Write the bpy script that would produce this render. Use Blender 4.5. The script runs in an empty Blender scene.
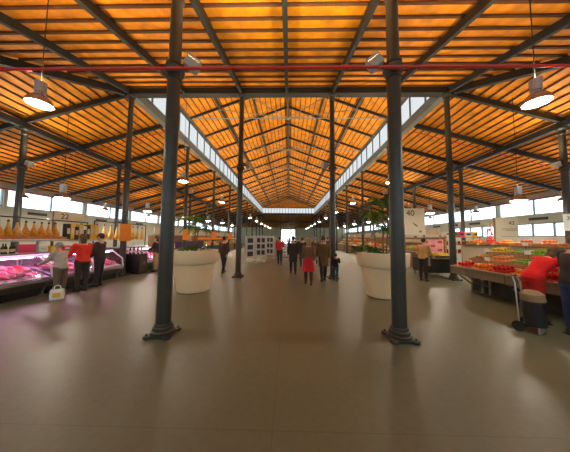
import bpy, bmesh, math, random
from mathutils import Vector, Matrix
random.seed(11)
SC = bpy.context.scene
COL = SC.collection
PI = math.pi
V = Vector

# ------------------------------------------------------------------ helpers
def lin(c):
    return tuple((x/255/12.92) if x/255 <= .04045 else ((x/255+.055)/1.055)**2.4 for x in c)

def mat(name, col, rough=.6, metal=0.0, var=.12, scale=6.0, bump=0.0, stretch=(1, 1, 1), spec=.5, trans=0.0, emit=0.0, sheen=0.0):
    m = bpy.data.materials.new(name); m.use_nodes = True
    nt = m.node_tree; b = nt.nodes['Principled BSDF']
    c = lin(col)
    b.inputs['Roughness'].default_value = rough
    b.inputs['Metallic'].default_value = metal
    b.inputs['Specular IOR Level'].default_value = spec
    if var > 0:
        tc = nt.nodes.new('ShaderNodeTexCoord'); mp = nt.nodes.new('ShaderNodeMapping')
        mp.inputs['Scale'].default_value = stretch
        n = nt.nodes.new('ShaderNodeTexNoise'); n.inputs['Scale'].default_value = scale; n.inputs['Detail'].default_value = 4
        r = nt.nodes.new('ShaderNodeValToRGB')
        r.color_ramp.elements[0].position = .3; r.color_ramp.elements[1].position = .7
        r.color_ramp.elements[0].color = tuple(max(0, x*(1-var)) for x in c)+(1,)
        r.color_ramp.elements[1].color = tuple(min(1, x*(1+var)) for x in c)+(1,)
        nt.links.new(tc.outputs['Object'], mp.inputs['Vector']); nt.links.new(mp.outputs['Vector'], n.inputs['Vector'])
        nt.links.new(n.outputs['Fac'], r.inputs['Fac']); nt.links.new(r.outputs['Color'], b.inputs['Base Color'])
        if bump > 0:
            bp = nt.nodes.new('ShaderNodeBump'); bp.inputs['Strength'].default_value = bump; bp.inputs['Distance'].default_value = .02
            nt.links.new(n.outputs['Fac'], bp.inputs['Height']); nt.links.new(bp.outputs['Normal'], b.inputs['Normal'])
    else:
        b.inputs['Base Color'].default_value = c+(1,)
    if trans: b.inputs['Transmission Weight'].default_value = trans
    if emit:
        b.inputs['Emission Color'].default_value = c+(1,); b.inputs['Emission Strength'].default_value = emit
    return m

def glass_mat(name, tint=(235, 242, 245), gloss=.08):
    m = bpy.data.materials.new(name); m.use_nodes = True
    nt = m.node_tree; nt.nodes.clear()
    o = nt.nodes.new('ShaderNodeOutputMaterial'); mx = nt.nodes.new('ShaderNodeMixShader')
    t = nt.nodes.new('ShaderNodeBsdfTransparent'); g = nt.nodes.new('ShaderNodeBsdfGlossy')
    t.inputs['Color'].default_value = lin(tint)+(1,); g.inputs['Roughness'].default_value = .05
    mx.inputs['Fac'].default_value = gloss
    nt.links.new(t.outputs[0], mx.inputs[1]); nt.links.new(g.outputs[0], mx.inputs[2]); nt.links.new(mx.outputs[0], o.inputs[0])
    return m

class MB:
    def __init__(s): s.v = []; s.f = []; s.m = []
    def add(s, vs, fs, mi=0):
        b = len(s.v); s.v += [tuple(x) for x in vs]
        for f in fs: s.f.append(tuple(b+i for i in f)); s.m.append(mi)
        return s
    def box(s, c, d, R=None, mi=0):
        c = V(c); hx, hy, hz = d[0]/2, d[1]/2, d[2]/2
        vs = []
        for x, y, z in ((-1,-1,-1),(1,-1,-1),(1,1,-1),(-1,1,-1),(-1,-1,1),(1,-1,1),(1,1,1),(-1,1,1)):
            p = V((x*hx, y*hy, z*hz)); vs.append(c+(R @ p if R else p))
        return s.add(vs, ((0,3,2,1),(4,5,6,7),(0,1,5,4),(1,2,6,5),(2,3,7,6),(3,0,4,7)), mi)
    def bar(s, p, q, w, h, mi=0, up=(0, 0, 1)):
        p, q = V(p), V(q); y = (q-p); L = y.length; y.normalize(); u = V(up)
        x = y.cross(u)
        if x.length < 1e-4: x = V((1, 0, 0))
        x.normalize(); z = x.cross(y)
        R = Matrix((x, y, z)).transposed()
        return s.box((p+q)/2, (w, L, h), R, mi)
    def tube(s, pts, r, n=8, mi=0, cap=True):
        pts = [V(p) for p in pts]; rs = r if isinstance(r, (list, tuple)) else [r]*len(pts)
        vs, fs = [], []; pu = None
        for i, p in enumerate(pts):
            t = (pts[min(i+1, len(pts)-1)]-pts[max(i-1, 0)]).normalized()
            if pu is None:
                pu = t.cross(V((0, 0, 1)))
                if pu.length < .05: pu = V((1, 0, 0))
            u = (pu-t*pu.dot(t)).normalized(); w = t.cross(u); pu = u
            for k in range(n):
                a = 2*PI*k/n; vs.append(p+(u*math.cos(a)+w*math.sin(a))*rs[i])
        for i in range(len(pts)-1):
            for k in range(n):
                a, b = i*n+k, i*n+(k+1) % n; fs.append((a, b, b+n, a+n))
        if cap: fs.append(tuple(reversed(range(n)))); fs.append(tuple(range((len(pts)-1)*n, len(pts)*n)))
        return s.add(vs, fs, mi)
    def loft(s, rings, n=14, mi=0):          # rings: (centre, x axis vector, y axis vector)
        vs, fs = [], []
        for c, ax, ay in rings:
            for k in range(n):
                a = 2*PI*k/n; vs.append(V(c)+V(ax)*math.cos(a)+V(ay)*math.sin(a))
        for i in range(len(rings)-1):
            for k in range(n):
                a, b = i*n+k, i*n+(k+1) % n; fs.append((a, b, b+n, a+n))
        fs.append(tuple(reversed(range(n)))); fs.append(tuple(range((len(rings)-1)*n, len(rings)*n)))
        return s.add(vs, fs, mi)
    def lathe(s, prof, n=20, c=(0, 0, 0), mi=0, R=None):
        c = V(c); vs, fs = [], []
        for r, z in prof:
            for k in range(n):
                a = 2*PI*k/n; p = V((r*math.cos(a), r*math.sin(a), z)); vs.append(c+(R @ p if R else p))
        for i in range(len(prof)-1):
            for k in range(n):
                a, b = i*n+k, i*n+(k+1) % n; fs.append((a, b, b+n, a+n))
        fs.append(tuple(reversed(range(n)))); fs.append(tuple(range((len(prof)-1)*n, len(prof)*n)))
        return s.add(vs, fs, mi)
    def ball(s, c, r, nu=10, nv=7, mi=0, R=None):
        if not isinstance(r, (tuple, list)): r = (r, r, r)
        c = V(c); vs, fs = [], []
        def P(x, y, z):
            p = V((x*r[0], y*r[1], z*r[2])); return c+(R @ p if R else p)
        vs.append(P(0, 0, -1))
        for j in range(1, nv):
            t = -PI/2+PI*j/nv
            for k in range(nu):
                a = 2*PI*k/nu; vs.append(P(math.cos(t)*math.cos(a), math.cos(t)*math.sin(a), math.sin(t)))
        vs.append(P(0, 0, 1)); T = len(vs)-1
        for k in range(nu): fs.append((0, 1+(k+1) % nu, 1+k))
        for j in range(nv-2):
            for k in range(nu):
                a, b = 1+j*nu+k, 1+j*nu+(k+1) % nu; fs.append((a, b, b+nu, a+nu))
        o = 1+(nv-2)*nu
        for k in range(nu): fs.append((o+k, o+(k+1) % nu, T))
        return s.add(vs, fs, mi)
    def prism(s, pts, d, mi=0):
        n = len(pts); d = V(d); a = [V(p) for p in pts]
        fs = [tuple(range(n)), tuple(reversed(range(n, 2*n)))]+[(i, i+n, (i+1) % n+n, (i+1) % n) for i in range(n)]
        return s.add(a+[p+d for p in a], fs, mi)
    def build(s, name, ms, parent=None, loc=None, bevel=0, sharp=.6):
        me = bpy.data.meshes.new(name); me.from_pydata(s.v, [], s.f)
        ms = ms if isinstance(ms, (list, tuple)) else [ms]
        for m in ms: me.materials.append(m)
        me.polygons.foreach_set('material_index', s.m)
        bm = bmesh.new(); bm.from_mesh(me); bmesh.ops.recalc_face_normals(bm, faces=bm.faces); bm.to_mesh(me); bm.free()
        me.shade_smooth(); me.set_sharp_from_angle(angle=sharp); me.update()
        o = bpy.data.objects.new(name, me); COL.objects.link(o)
        if parent: o.parent = parent
        if loc: o.location = loc
        if bevel:
            b = o.modifiers.new('bevel', 'BEVEL'); b.width = bevel; b.segments = 2; b.limit_method = 'ANGLE'
        return o

def tag(o, label=None, cat=None, group=None, kind=None):
    if label: o['label'] = label
    if cat: o['category'] = cat
    if group: o['group'] = group
    if kind: o['kind'] = kind
    return o
def thing(name, label, cat, loc=(0, 0, 0), rz=0.0, group=None, kind=None):
    o = bpy.data.objects.new(name, None); COL.objects.link(o); o.empty_display_size = .1
    o.location = loc; o.rotation_euler = (0, 0, rz)
    return tag(o, label, cat, group, kind)
def kids(o): return [c for c in CH.get(o.name, [])]
def dup(root, loc, rz=None, label=None, group=None, scale=None):
    def cp(o, par):
        c = o.copy(); COL.objects.link(c)
        if par: c.parent = par
        for ch in list(o.children): cp(ch, c)
        return c
    r = cp(root, None); r.location = loc
    if rz is not None: r.rotation_euler = (0, 0, rz)
    if label: r['label'] = label
    if group: r['group'] = group
    if scale: r.scale = (scale,)*3 if isinstance(scale, (int, float)) else scale
    return r
ORD = ['first', 'second', 'third', 'fourth', 'fifth', 'sixth', 'seventh', 'eighth', 'ninth', 'tenth', 'eleventh', 'twelfth', 'thirteenth', 'fourteenth', 'fifteenth', 'sixteenth']
def lettering(text, size, m, parent, loc, rot, name='lettering', ext=.004, align='CENTER'):
    cu = bpy.data.curves.new(name, 'FONT'); cu.body = text; cu.size = size; cu.extrude = ext; cu.align_x = align; cu.align_y = 'CENTER'
    cu.materials.append(m)
    o = bpy.data.objects.new(name, cu); COL.objects.link(o); o.parent = parent; o.location = loc; o.rotation_euler = rot
    dg = bpy.context.evaluated_depsgraph_get(); me = bpy.data.meshes.new_from_object(o.evaluated_get(dg))
    m2 = bpy.data.objects.new(name, me); COL.objects.link(m2); m2.parent = parent; m2.location = loc; m2.rotation_euler = rot
    bpy.data.objects.remove(o); m2.name = name
    return m2

# ------------------------------------------------------------------ materials
M = {}
M['board'] = mat('roof_board_wood', (234, 144, 6), .62, 0, .3, 2.2, .1, (1, 1, 1))
M['purlin'] = mat('purlin_wood', (92, 58, 32), .7, 0, .2, 4)
M['steel'] = mat('painted_roof_steel', (42, 43, 39), .55, 0, .12, 3)
M['rod'] = mat('tie_rod_steel', (140, 136, 122), .5, .2, .08, 5)
M['iron'] = mat('cast_iron_paint', (64, 63, 54), .42, .1, .14, 8, .04)
M['girder'] = mat('girder_paint', (112, 116, 112), .5, 0, .1, 3)
M['wall'] = mat('plaster_wall', (200, 198, 184), .85, 0, .05, 1.2)
M['green_wall'] = mat('pale_green_wall', (222, 224, 186), .85, 0, .06, .6)
M['vent'] = mat('vent_metal', (50, 50, 50), .6, 0, 0)
M['frame'] = mat('window_frame_paint', (96, 104, 108), .5, 0, .05, 3)
M['wframe'] = mat('clerestory_mullion_paint', (84, 88, 86), .5, 0, .05, 3)
M['glass'] = glass_mat('clear_glass')
M['caseglass'] = glass_mat('display_glass', (240, 244, 246), .05)
M['alu'] = mat('aluminium', (196, 192, 186), .35, .6, .06, 6)
M['stainless'] = mat('stainless_steel', (168, 164, 156), .3, .7, .06, 4, 0, (1, 1, 8))
M['grey_box'] = mat('grey_floodlight_case', (176, 172, 160), .45, .2, .06, 6)
M['red'] = mat('red_pipe_paint', (206, 48, 34), .45, 0, .06, 5)
M['white'] = mat('white_plastic', (236, 232, 222), .5, 0, .03, 4)
M['planter'] = mat('planter_resin', (246, 218, 172), .55, 0, .05, 2)
M['soil'] = mat('soil', (62, 44, 30), .95, 0, .4, 20, .4)
M['leaf'] = mat('palm_leaf', (100, 130, 40), .55, 0, .35, 9)
M['leafd'] = mat('dark_leaf', (72, 104, 34), .55, 0, .3, 9)
M['stem'] = mat('palm_stem', (104, 96, 52), .8, 0, .3, 14, .2)
M['black'] = mat('black_plastic', (34, 33, 32), .45, 0, .1, 6)
M['dark'] = mat('dark_base_panel', (62, 54, 46), .55, 0, .15, 5)
M['wood'] = mat('stall_wood', (140, 100, 64), .6, 0, .25, 4, .08, (1, 1, 6))
M['fascia'] = mat('fascia_grey_wood', (128, 112, 88), .55, 0, .2, 3, .05, (1, 6, 1))
M['crate'] = mat('crate_wood', (188, 146, 92), .75, 0, .2, 9, .08)
M['plcrate'] = mat('crate_plastic', (58, 84, 60), .5, 0, .08, 6)
M['cream'] = mat('cream_sign_board', (226, 214, 184), .6, 0, .04, 2)
M['ink'] = mat('sign_ink', (44, 40, 36), .6, 0, 0)
M['green_ink'] = mat('sign_green_ink', (112, 140, 48), .6, 0, 0)
M['brown_ink'] = mat('sign_brown_ink', (140, 104, 74), .6, 0, 0)
M['orange'] = mat('orange_notice', (255, 146, 10), .55, 0, .04, 3)
M['meat_red'] = mat('red_meat', (226, 62, 76), .4, 0, .4, 14, .15)
M['meat_pink'] = mat('pink_meat', (248, 150, 164), .4, 0, .3, 12, .12)
M['fat'] = mat('meat_fat', (246, 208, 196), .45, 0, .12, 12)
M['sausage'] = mat('sausage_skin', (190, 84, 52), .45, 0, .25, 12)
M['ham'] = mat('cured_ham_rind', (240, 164, 34), .5, 0, .35, 9, .15)
M['ham2'] = mat('pale_ham_rind', (244, 184, 100), .5, 0, .3, 9, .15)
M['hoof'] = mat('ham_hoof', (64, 46, 32), .5, 0, .1, 9)
M['string'] = mat('hemp_string', (190, 170, 130), .9, 0, 0)
M['pinkbox'] = mat('pink_card', (230, 62, 110), .6, 0, .05, 4)
M['yellow'] = mat('yellow_card', (236, 190, 48), .6, 0, .12, 5)
M['purple'] = mat('purple_cloth', (84, 62, 110), .85, 0, .15, 6)
M['paper'] = mat('white_paper', (240, 238, 230), .8, 0, .03, 4)
M['photo'] = mat('dark_print', (52, 50, 50), .6, 0, .3, 12)
M['tray'] = mat('display_tray', (236, 214, 214), .4, 0, .03, 5)
M['bottle'] = mat('dark_bottle_glass', (44, 32, 24), .15, 0, .1, 5)
M['blabel'] = mat('bottle_label', (224, 206, 150), .6, 0, .05, 5)
FR = {}
for k, c in dict(orange=(244, 128, 20), tomato=(224, 48, 26), apple=(150, 186, 52), lemon=(246, 214, 66), pepper=(206, 34, 34), lettuce=(126, 160, 58), potato=(196, 154, 96), peach=(248, 160, 88), onion=(190, 96, 62), pear=(196, 196, 84), melon=(214, 206, 150)).items():
    FR[k] = mat(k+'_skin', c, .4, 0, .16, 8, .03)
M['fstem'] = mat('fruit_stem', (84, 104, 40), .7, 0, .1, 9)

UP = 2250
def emis(name, col, st):
    m = bpy.data.materials.new(name); m.use_nodes = True; nt = m.node_tree; nt.nodes.clear()
    o = nt.nodes.new('ShaderNodeOutputMaterial'); e = nt.nodes.new('ShaderNodeEmission')
    e.inputs[0].default_value = lin(col)+(1,); e.inputs[1].default_value = st
    nt.links.new(e.outputs[0], o.inputs[0]); return m
M['lens'] = emis('lamp_lens', (255, 242, 216), 130)
M['lens2'] = emis('aisle_lamp_lens', (255, 244, 222), 220)
M['daypane'] = emis('frosted_daylit_pane', (230, 236, 238), .85)
M['pinktube'] = emis('butcher_tube_light', (255, 160, 226), 34)
M['roof_fill'] = emis('added_roof_fill', (255, 228, 190), UP)  # upward glow added to the pendant lamps to light the roof
M['floodglow'] = emis('floodlight_added_glow', (255, 226, 176), 14)  # added glow; the projector boxes themselves are unlit

M['shade'] = mat('lamp_shade_reflector', (186, 150, 128), .22, .5, .06, 5)
def floor_mat():
    m = bpy.data.materials.new('polished_concrete'); m.use_nodes = True; nt = m.node_tree; b = nt.nodes['Principled BSDF']
    tc = nt.nodes.new('ShaderNodeTexCoord')
    n1 = nt.nodes.new('ShaderNodeTexNoise'); n1.inputs['Scale'].default_value = .55; n1.inputs['Detail'].default_value = 7
    n2 = nt.nodes.new('ShaderNodeTexNoise'); n2.inputs['Scale'].default_value = 14; n2.inputs['Detail'].default_value = 6
    mx = nt.nodes.new('ShaderNodeMixRGB'); mx.blend_type = 'MIX'; mx.inputs[0].default_value = .35
    r = nt.nodes.new('ShaderNodeValToRGB'); r.color_ramp.elements[0].position = .32; r.color_ramp.elements[1].position = .7
    r.color_ramp.elements[0].color = lin((93, 95, 76))+(1,); r.color_ramp.elements[1].color = lin((112, 114, 92))+(1,)
    for n in (n1, n2): nt.links.new(tc.outputs['Object'], n.inputs['Vector'])
    nt.links.new(n1.outputs['Fac'], mx.inputs[1]); nt.links.new(n2.outputs['Fac'], mx.inputs[2])
    nt.links.new(mx.outputs[0], r.inputs['Fac'])
    # cast joints every 5.14 m
    sp = nt.nodes.new('ShaderNodeSeparateXYZ'); nt.links.new(tc.outputs['Object'], sp.inputs[0])
    joint = None
    for ax, off in (('X', 0.0), ('Y', 3.3)):
        a = nt.nodes.new('ShaderNodeMath'); a.operation = 'ADD'; a.inputs[1].default_value = off+500*5.14; nt.links.new(sp.outputs[ax], a.inputs[0])
        mo = nt.nodes.new('ShaderNodeMath'); mo.operation = 'MODULO'; mo.inputs[1].default_value = 5.14; nt.links.new(a.outputs[0], mo.inputs[0])
        lt = nt.nodes.new('ShaderNodeMath'); lt.operation = 'LESS_THAN'; lt.inputs[1].default_value = .012; nt.links.new(mo.outputs[0], lt.inputs[0])
        if joint is None: joint = lt
        else:
            mm = nt.nodes.new('ShaderNodeMath'); mm.operation = 'MAXIMUM'; nt.links.new(joint.outputs[0], mm.inputs[0]); nt.links.new(lt.outputs[0], mm.inputs[1]); joint = mm
    jm = nt.nodes.new('ShaderNodeMixRGB'); jm.inputs[2].default_value = lin((84, 80, 68))+(1,)
    jf = nt.nodes.new('ShaderNodeMath'); jf.operation = 'MULTIPLY'; jf.inputs[1].default_value = .45; nt.links.new(joint.outputs[0], jf.inputs[0])
    nt.links.new(jf.outputs[0], jm.inputs[0]); nt.links.new(r.outputs['Color'], jm.inputs[1])
    nt.links.new(jm.outputs[0], b.inputs['Base Color'])
    rr = nt.nodes.new('ShaderNodeMapRange'); rr.inputs['To Min'].default_value = .3; rr.inputs['To Max'].default_value = .5
    nt.links.new(n1.outputs['Fac'], rr.inputs['Value']); nt.links.new(rr.outputs[0], b.inputs['Roughness'])
    b.inputs['Specular IOR Level'].default_value = .45
    bp = nt.nodes.new('ShaderNodeBump'); bp.inputs['Strength'].default_value = .05; bp.inputs['Distance'].default_value = .01
    nt.links.new(n2.outputs['Fac'], bp.inputs['Height']); nt.links.new(bp.outputs['Normal'], b.inputs['Normal'])
    return m
M['floor'] = floor_mat()

# ------------------------------------------------------------------ camera
cam = bpy.data.cameras.new('camera'); co = bpy.data.objects.new('camera', cam); COL.objects.link(co)
cam.sensor_width = 36; cam.lens = 36*203.27/570; cam.clip_start = .05; cam.clip_end = 300
co.matrix_world = Matrix.Translation((.133, 0, 1.65)) @ Matrix.Rotation(.0187, 4, 'Z') @ Matrix.Rotation(PI/2+.0606, 4, 'X') @ Matrix.Rotation(.0091, 4, 'Z')
SC.camera = co
# ------------------------------------------------------------------ the hall
NH, AX, OX = 7.0, 11.8, 18.7
Z1, BAY = 3.535, 5.14
Z2 = Z1+BAY; NB = 9; ZE = Z2+NB*BAY
Y0, Y1 = Z2-(OX-NH), ZE+(OX-NH)
SL = .273; HD = 8.35
def deck(d): return HD-SL*d
def st(name, b, ms, parent=None, bevel=0):
    o = b.build(name, ms, parent, bevel=bevel); o['kind'] = 'structure'; return o

b = MB(); b.box((0, (Y0+Y1)/2, -.1), (2*OX+.5, Y1-Y0+.5, .2)); st('floor', b, M['floor'])

# lean-to roofs: boards (the thing), purlins and rafters as parts
def leanto(name, F, half0, grow, main, jacks, nd=32):
    """F(u, d, z) -> world; u runs along the eave, d down the slope"""
    D = OX-NH
    b = MB(); b.prism([F(-half0, 0, HD), F(half0, 0, HD), F(half0+grow*D, D, deck(D)), F(-half0-grow*D, D, deck(D))], (0, 0, .06))
    root = st(name, b, M['board'])
    for k in range(nd):
        d = .2+k*.4
        if d > D-.05: break
        b = MB(); h = half0+grow*d
        b.bar(F(-h, d, deck(d)-.035), F(h, d, deck(d)-.03), .055, .06)
        st('purlin', b, M['purlin'], root)
    for u in main:
        b = MB(); d0 = max(.22, abs(u)-half0)
        b.bar(F(u, d0, deck(d0)-.21), F(u, D-.05, deck(D)-.21), .12, .22)
        st('rafter', b, M['steel'], root)
    for s in (-1, 1):
        if not jacks: break
        b = MB(); b.bar(F(s*(half0+.2), .2, deck(.2)-.24), F(s*(half0+D-.05), D-.05, deck(D)-.24), .15, .28)
        st('hip_rafter', b, M['steel'], root)
    return root
LM = (Z2+ZE)/2
leanto('ceiling_front', lambda u, d, z: V((u, Z2-d, z)), NH, 1, [0, 2, -2, 4.5, -4.5, 7, -7, 9.4, -9.4, 11.8, -11.8, 14.4, -14.4], True)
sr = [k*BAY/2-(ZE-Z2)/2 for k in range(-2, 2*NB+3)]
leanto('ceiling_left', lambda u, d, z: V((-NH-d, LM+u, z)), (ZE-Z2)/2, 1, sr, False)
leanto('ceiling_right', lambda u, d, z: V((NH+d, LM+u, z)), (ZE-Z2)/2, 1, sr, False)
leanto('ceiling_back', lambda u, d, z: V((u, ZE+d, z)), NH, 1, [0, 3.5, -3.5, 7, -7], True)

# nave roof
EH, RS = 10.1, .37
RH = EH+RS*NH
for s, nm in ((-1, 'ceiling_nave_left'), (1, 'ceiling_nave_right')):
    b = MB(); b.prism([(s*NH, Z2, EH+.12), (0, Z2, RH+.12), (0, ZE, RH+.12), (s*NH, ZE, EH+.12)], (0, 0, .06)); root = st(nm, b, M['board'])
    k = 0
    while True:
        x = .25+k*.37; k += 1
        if x > NH-.1: break
        z = EH+RS*(NH-x)+.12-.03
        b = MB(); b.bar((s*x, Z2, z), (s*x, ZE, z), .045, .06); st('purlin', b, M['purlin'], root)
    for x in (2.5, 4.8):
        z = EH+RS*(NH-x)-.08
        b = MB(); b.bar((s*x, Z2, z), (s*x, ZE, z), .14, .2); st('heavy_purlin', b, M['steel'], root)
    for k in range(2*NB+1):
        y = Z2+k*BAY/2
        b = MB(); b.bar((s*NH, y, EH-.04), (0, y, RH-.04), .08, .16); st('rafter', b, M['steel'], root)
b = MB(); b.box((0, (Z2+ZE)/2, RH-.12), (.2, ZE-Z2, .34)); st('trim_1', b, M['steel'])
b = MB()
for s in (-1, 1): pass
n = 2
# eave plates and girders
for s in (-1, 1):
    b = MB(); b.box((s*NH, (Z2+ZE)/2, 8.175), (.3, ZE-Z2, .35)); b.box((s*NH, (Z2+ZE)/2, 8.38), (.42, ZE-Z2, .06)); st('trim_%d' % n, b, M['girder']); n += 1
    b = MB(); b.box((s*NH, (Z2+ZE)/2, 10.0), (.24, ZE-Z2, .2)); st('trim_%d' % n, b, M['girder']); n += 1
    b = MB(); b.box((s*AX, (Z1+ZE+5.14)/2, 6.62), (.18, ZE+5.14-Z1, .26)); st('trim_%d' % n, b, M['steel']); n += 1
for y in (Z2, ZE):
    b = MB(); b.box((0, y, 8.175), (2*NH, .3, .35)); b.box((0, y, 8.38), (2*NH, .42, .06)); st('trim_%d' % n, b, M['steel']); n += 1
    b = MB(); b.box((0, y, 10.0), (2*NH, .24, .2)); st('trim_%d' % n, b, M['girder']); n += 1
for y in (Z1, ZE+5.14):
    b = MB(); b.box((0, y, 6.55), (2*AX, .18, .26)); st('trim_%d' % n, b, M['steel']); n += 1
for y, nm in ((Z2, 'wall_front_gable'), (ZE, 'wall_back_gable')):
    b = MB(); b.prism([(-NH, y, EH-.1), (NH, y, EH-.1), (NH, y, EH+.15), (0, y, RH+.15), (-NH, y, EH+.15)], (0, .08, 0)); st(nm, b, M['board'])

# trusses of the nave
for k in range(1, NB):
    y = Z2+k*BAY
    t = bpy.data.objects.new('trim_%d' % n, None); n += 1; COL.objects.link(t); t.location = (0, y, EH); t['kind'] = 'structure'
    MB().tube([(-NH+.05, 0, -.02), (NH-.05, 0, -.02)], .035, 8).build('tie_rod', M['rod'], t)
    MB().tube([(0, 0, -.04), (0, 0, RH-EH-.3)], .035, 8).build('king_post', M['rod'], t)
    MB().lathe([(.02, -.12), (.1, -.09), (.12, -.03), (.1, .03), (.02, .06)], 14).build('boss', M['rod'], t)
    for s in (-1, 1):
        MB().tube([(0, 0, 0), (s*2.5, 0, RS*4.5-.2)], .03, 8).build('strut', M['rod'], t)
        MB().tube([(0, 0, 0), (s*4.8, 0, RS*2.2-.2)], .03, 8).build('strut', M['rod'], t)

# clerestory glazing
WN = [1]
def window(p, q, z0, z1, nm, paneM, fM, fw=.07, dep=.1, th=.02, midrail=False):
    """glazed strip from p to q (plan points), nm equal lights"""
    p, q = V((p[0], p[1], 0)), V((q[0], q[1], 0)); d = q-p
    b = MB(); zc = (z0+z1)/2
    b.bar(p+V((0, 0, z0+fw/2)), q+V((0, 0, z0+fw/2)), dep, fw); b.bar(p+V((0, 0, z1-fw/2)), q+V((0, 0, z1-fw/2)), dep, fw)
    if midrail: b.bar(p+V((0, 0, zc)), q+V((0, 0, zc)), dep*.6, fw*.6)
    for i in range(nm+1):
        c = p+d*(i/nm); b.bar(c+V((0, 0, z0)), c+V((0, 0, z1)), dep, fw, up=d)
    f = st('window_%d' % WN[0], b, fM); WN[0] += 1
    b = MB(); b.bar(p+V((0, 0, zc)), q+V((0, 0, zc)), th, z1-z0-fw)
    st('pane', b, paneM, f)
    return f
for s in (-1, 1):
    for k in range(NB):
        window((s*NH, Z2+k*BAY), (s*NH, Z2+(k+1)*BAY), 8.41, 9.9, 4, M['daypane'], M['wframe'], .09, .12)
for y in (Z2, ZE):
    for k in range(3):
        window((-NH+k*14/3, y), (-NH+(k+1)*14/3, y), 8.41, 9.9, 6, M['daypane'], M['wframe'], .09, .12)

# outer walls with their window band
WB, WT, EV = 3.6, 4.78, deck(OX-NH)
def outer(name, P, Q, nbays, lower, inward, wallM):
    """wall from P to Q (plan): solid up to WB, window band, lintel; piers between bays; lower = (bay indices with shop windows)"""
    P, Q = V((P[0], P[1], 0)), V((Q[0], Q[1], 0)); d = (Q-P)/nbays; inw = V((inward[0], inward[1], 0))
    b = MB(); off = -inw*.15
    for i in range(nbays):
        a, c = P+d*i+off, P+d*(i+1)+off
        if i in lower:
            b.bar(a+V((0, 0, .975)), c+V((0, 0, .975)), .3, 1.95); b.bar(a+V((0, 0, 3.275)), c+V((0, 0, 3.275)), .3, .65)
            w = d.normalized()*.3
            b.bar(a+V((0, 0, 1.95)), a+V((0, 0, 2.95)), .3, .6, up=d)
        else:
            b.bar(a+V((0, 0, WB/2)), c+V((0, 0, WB/2)), .3, WB)
        b.bar(a+V((0, 0, WB)), a+V((0, 0, WT)), .3, .2, up=d)
    b.bar(P+off+V((0, 0, (WT+EV)/2)), Q+off+V((0, 0, (WT+EV)/2)), .3, EV-WT)
    b.bar(P+inw*.03+V((0, 0, WB-.05)), Q+inw*.03+V((0, 0, WB-.05)), .1, .1)
    st(name, b, wallM)
    for i in range(nbays):
        a, c = P+d*i-inw*.12, P+d*(i+1)-inw*.12
        u = d.normalized()
        window(a+u*.1, c-u*.1, WB, WT, 2, M['glass'], M['frame'], .05, .12, .012)
        if i in lower: window(a+u*.3, c, 1.95, 2.95, 4, M['glass'], M['frame'], .07, .12, .012)
outer('wall_left', (-OX, Y0), (-OX, Y1), 13, (), (1, 0), M['wall'])
outer('wall_right', (OX, Y0), (OX, Y1), 13, (3, 4), (-1, 0), M['wall'])
outer('wall_front', (-OX, Y0), (OX, Y0), 8, (2, 3, 4, 5), (0, 1), M['wall'])
# far wall with the entrance
b = MB()
for x0, x1, z0, z1 in ((-OX, -2.3, 0, EV), (2.3, OX, 0, EV), (-2.3, 2.3, 4.6, EV)):
    b.box(((x0+x1)/2, Y1+.15, (z0+z1)/2), (x1-x0, .3, z1-z0))
st('wall_back', b, M['green_wall'])
b = MB(); b.box((0, Y1-.02, 4.75), (5.6, .14, .3)); st('trim_%d' % n, b, M['cream']); n += 1
window((-2.2, Y1+.1), (2.2, Y1+.1), 2.3, 4.6, 3, M['glass'], M['white'], .12, .16, .02)
for s in (-1, 1):
    b = MB()
    for x in (.06, 1.94): b.box((s*(x+.05), Y1+.1, 1.13), (.14, .1, 2.26))
    for z in (.1, 1.0, 2.2): b.box((s*1.05, Y1+.1, z), (1.9, .08, .14))
    dr = st('door_%d' % (1 if s < 0 else 2), b, M['white'])
    b = MB(); b.box((s*1.05, Y1+.1, 1.13), (1.86, .012, 2.2)); st('pane', b, M['glass'], dr)
    b = MB(); b.tube([(s*.22, Y1-.02, .9), (s*.22, Y1-.02, 1.4)], .025, 8); st('door_handle', b, M['alu'], dr)

# wall vents
for s, nm in ((-1, 'left'), (1, 'right')):
    for k in range(7):
        y = 9.6+k*2.6+(0.6 if s > 0 else 0)
        b = MB(); b.box((0, 0, 0), (.05, 1.15, .2))
        v = thing('wall_vent', 'dark slotted vent on the %s outer wall, %s from the front' % (nm, ORD[k]), 'vent', (s*(OX-.03), y, 3.28), 0, 'vents below the wall windows')
        b.build('vent_plate', M['vent'], v)
        b = MB()
        for j in range(4): b.box((-s*.03, 0, -.066+j*.044), (.02, 1.05, .014))
        b.build('louvre', M['frame'], v)
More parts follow.
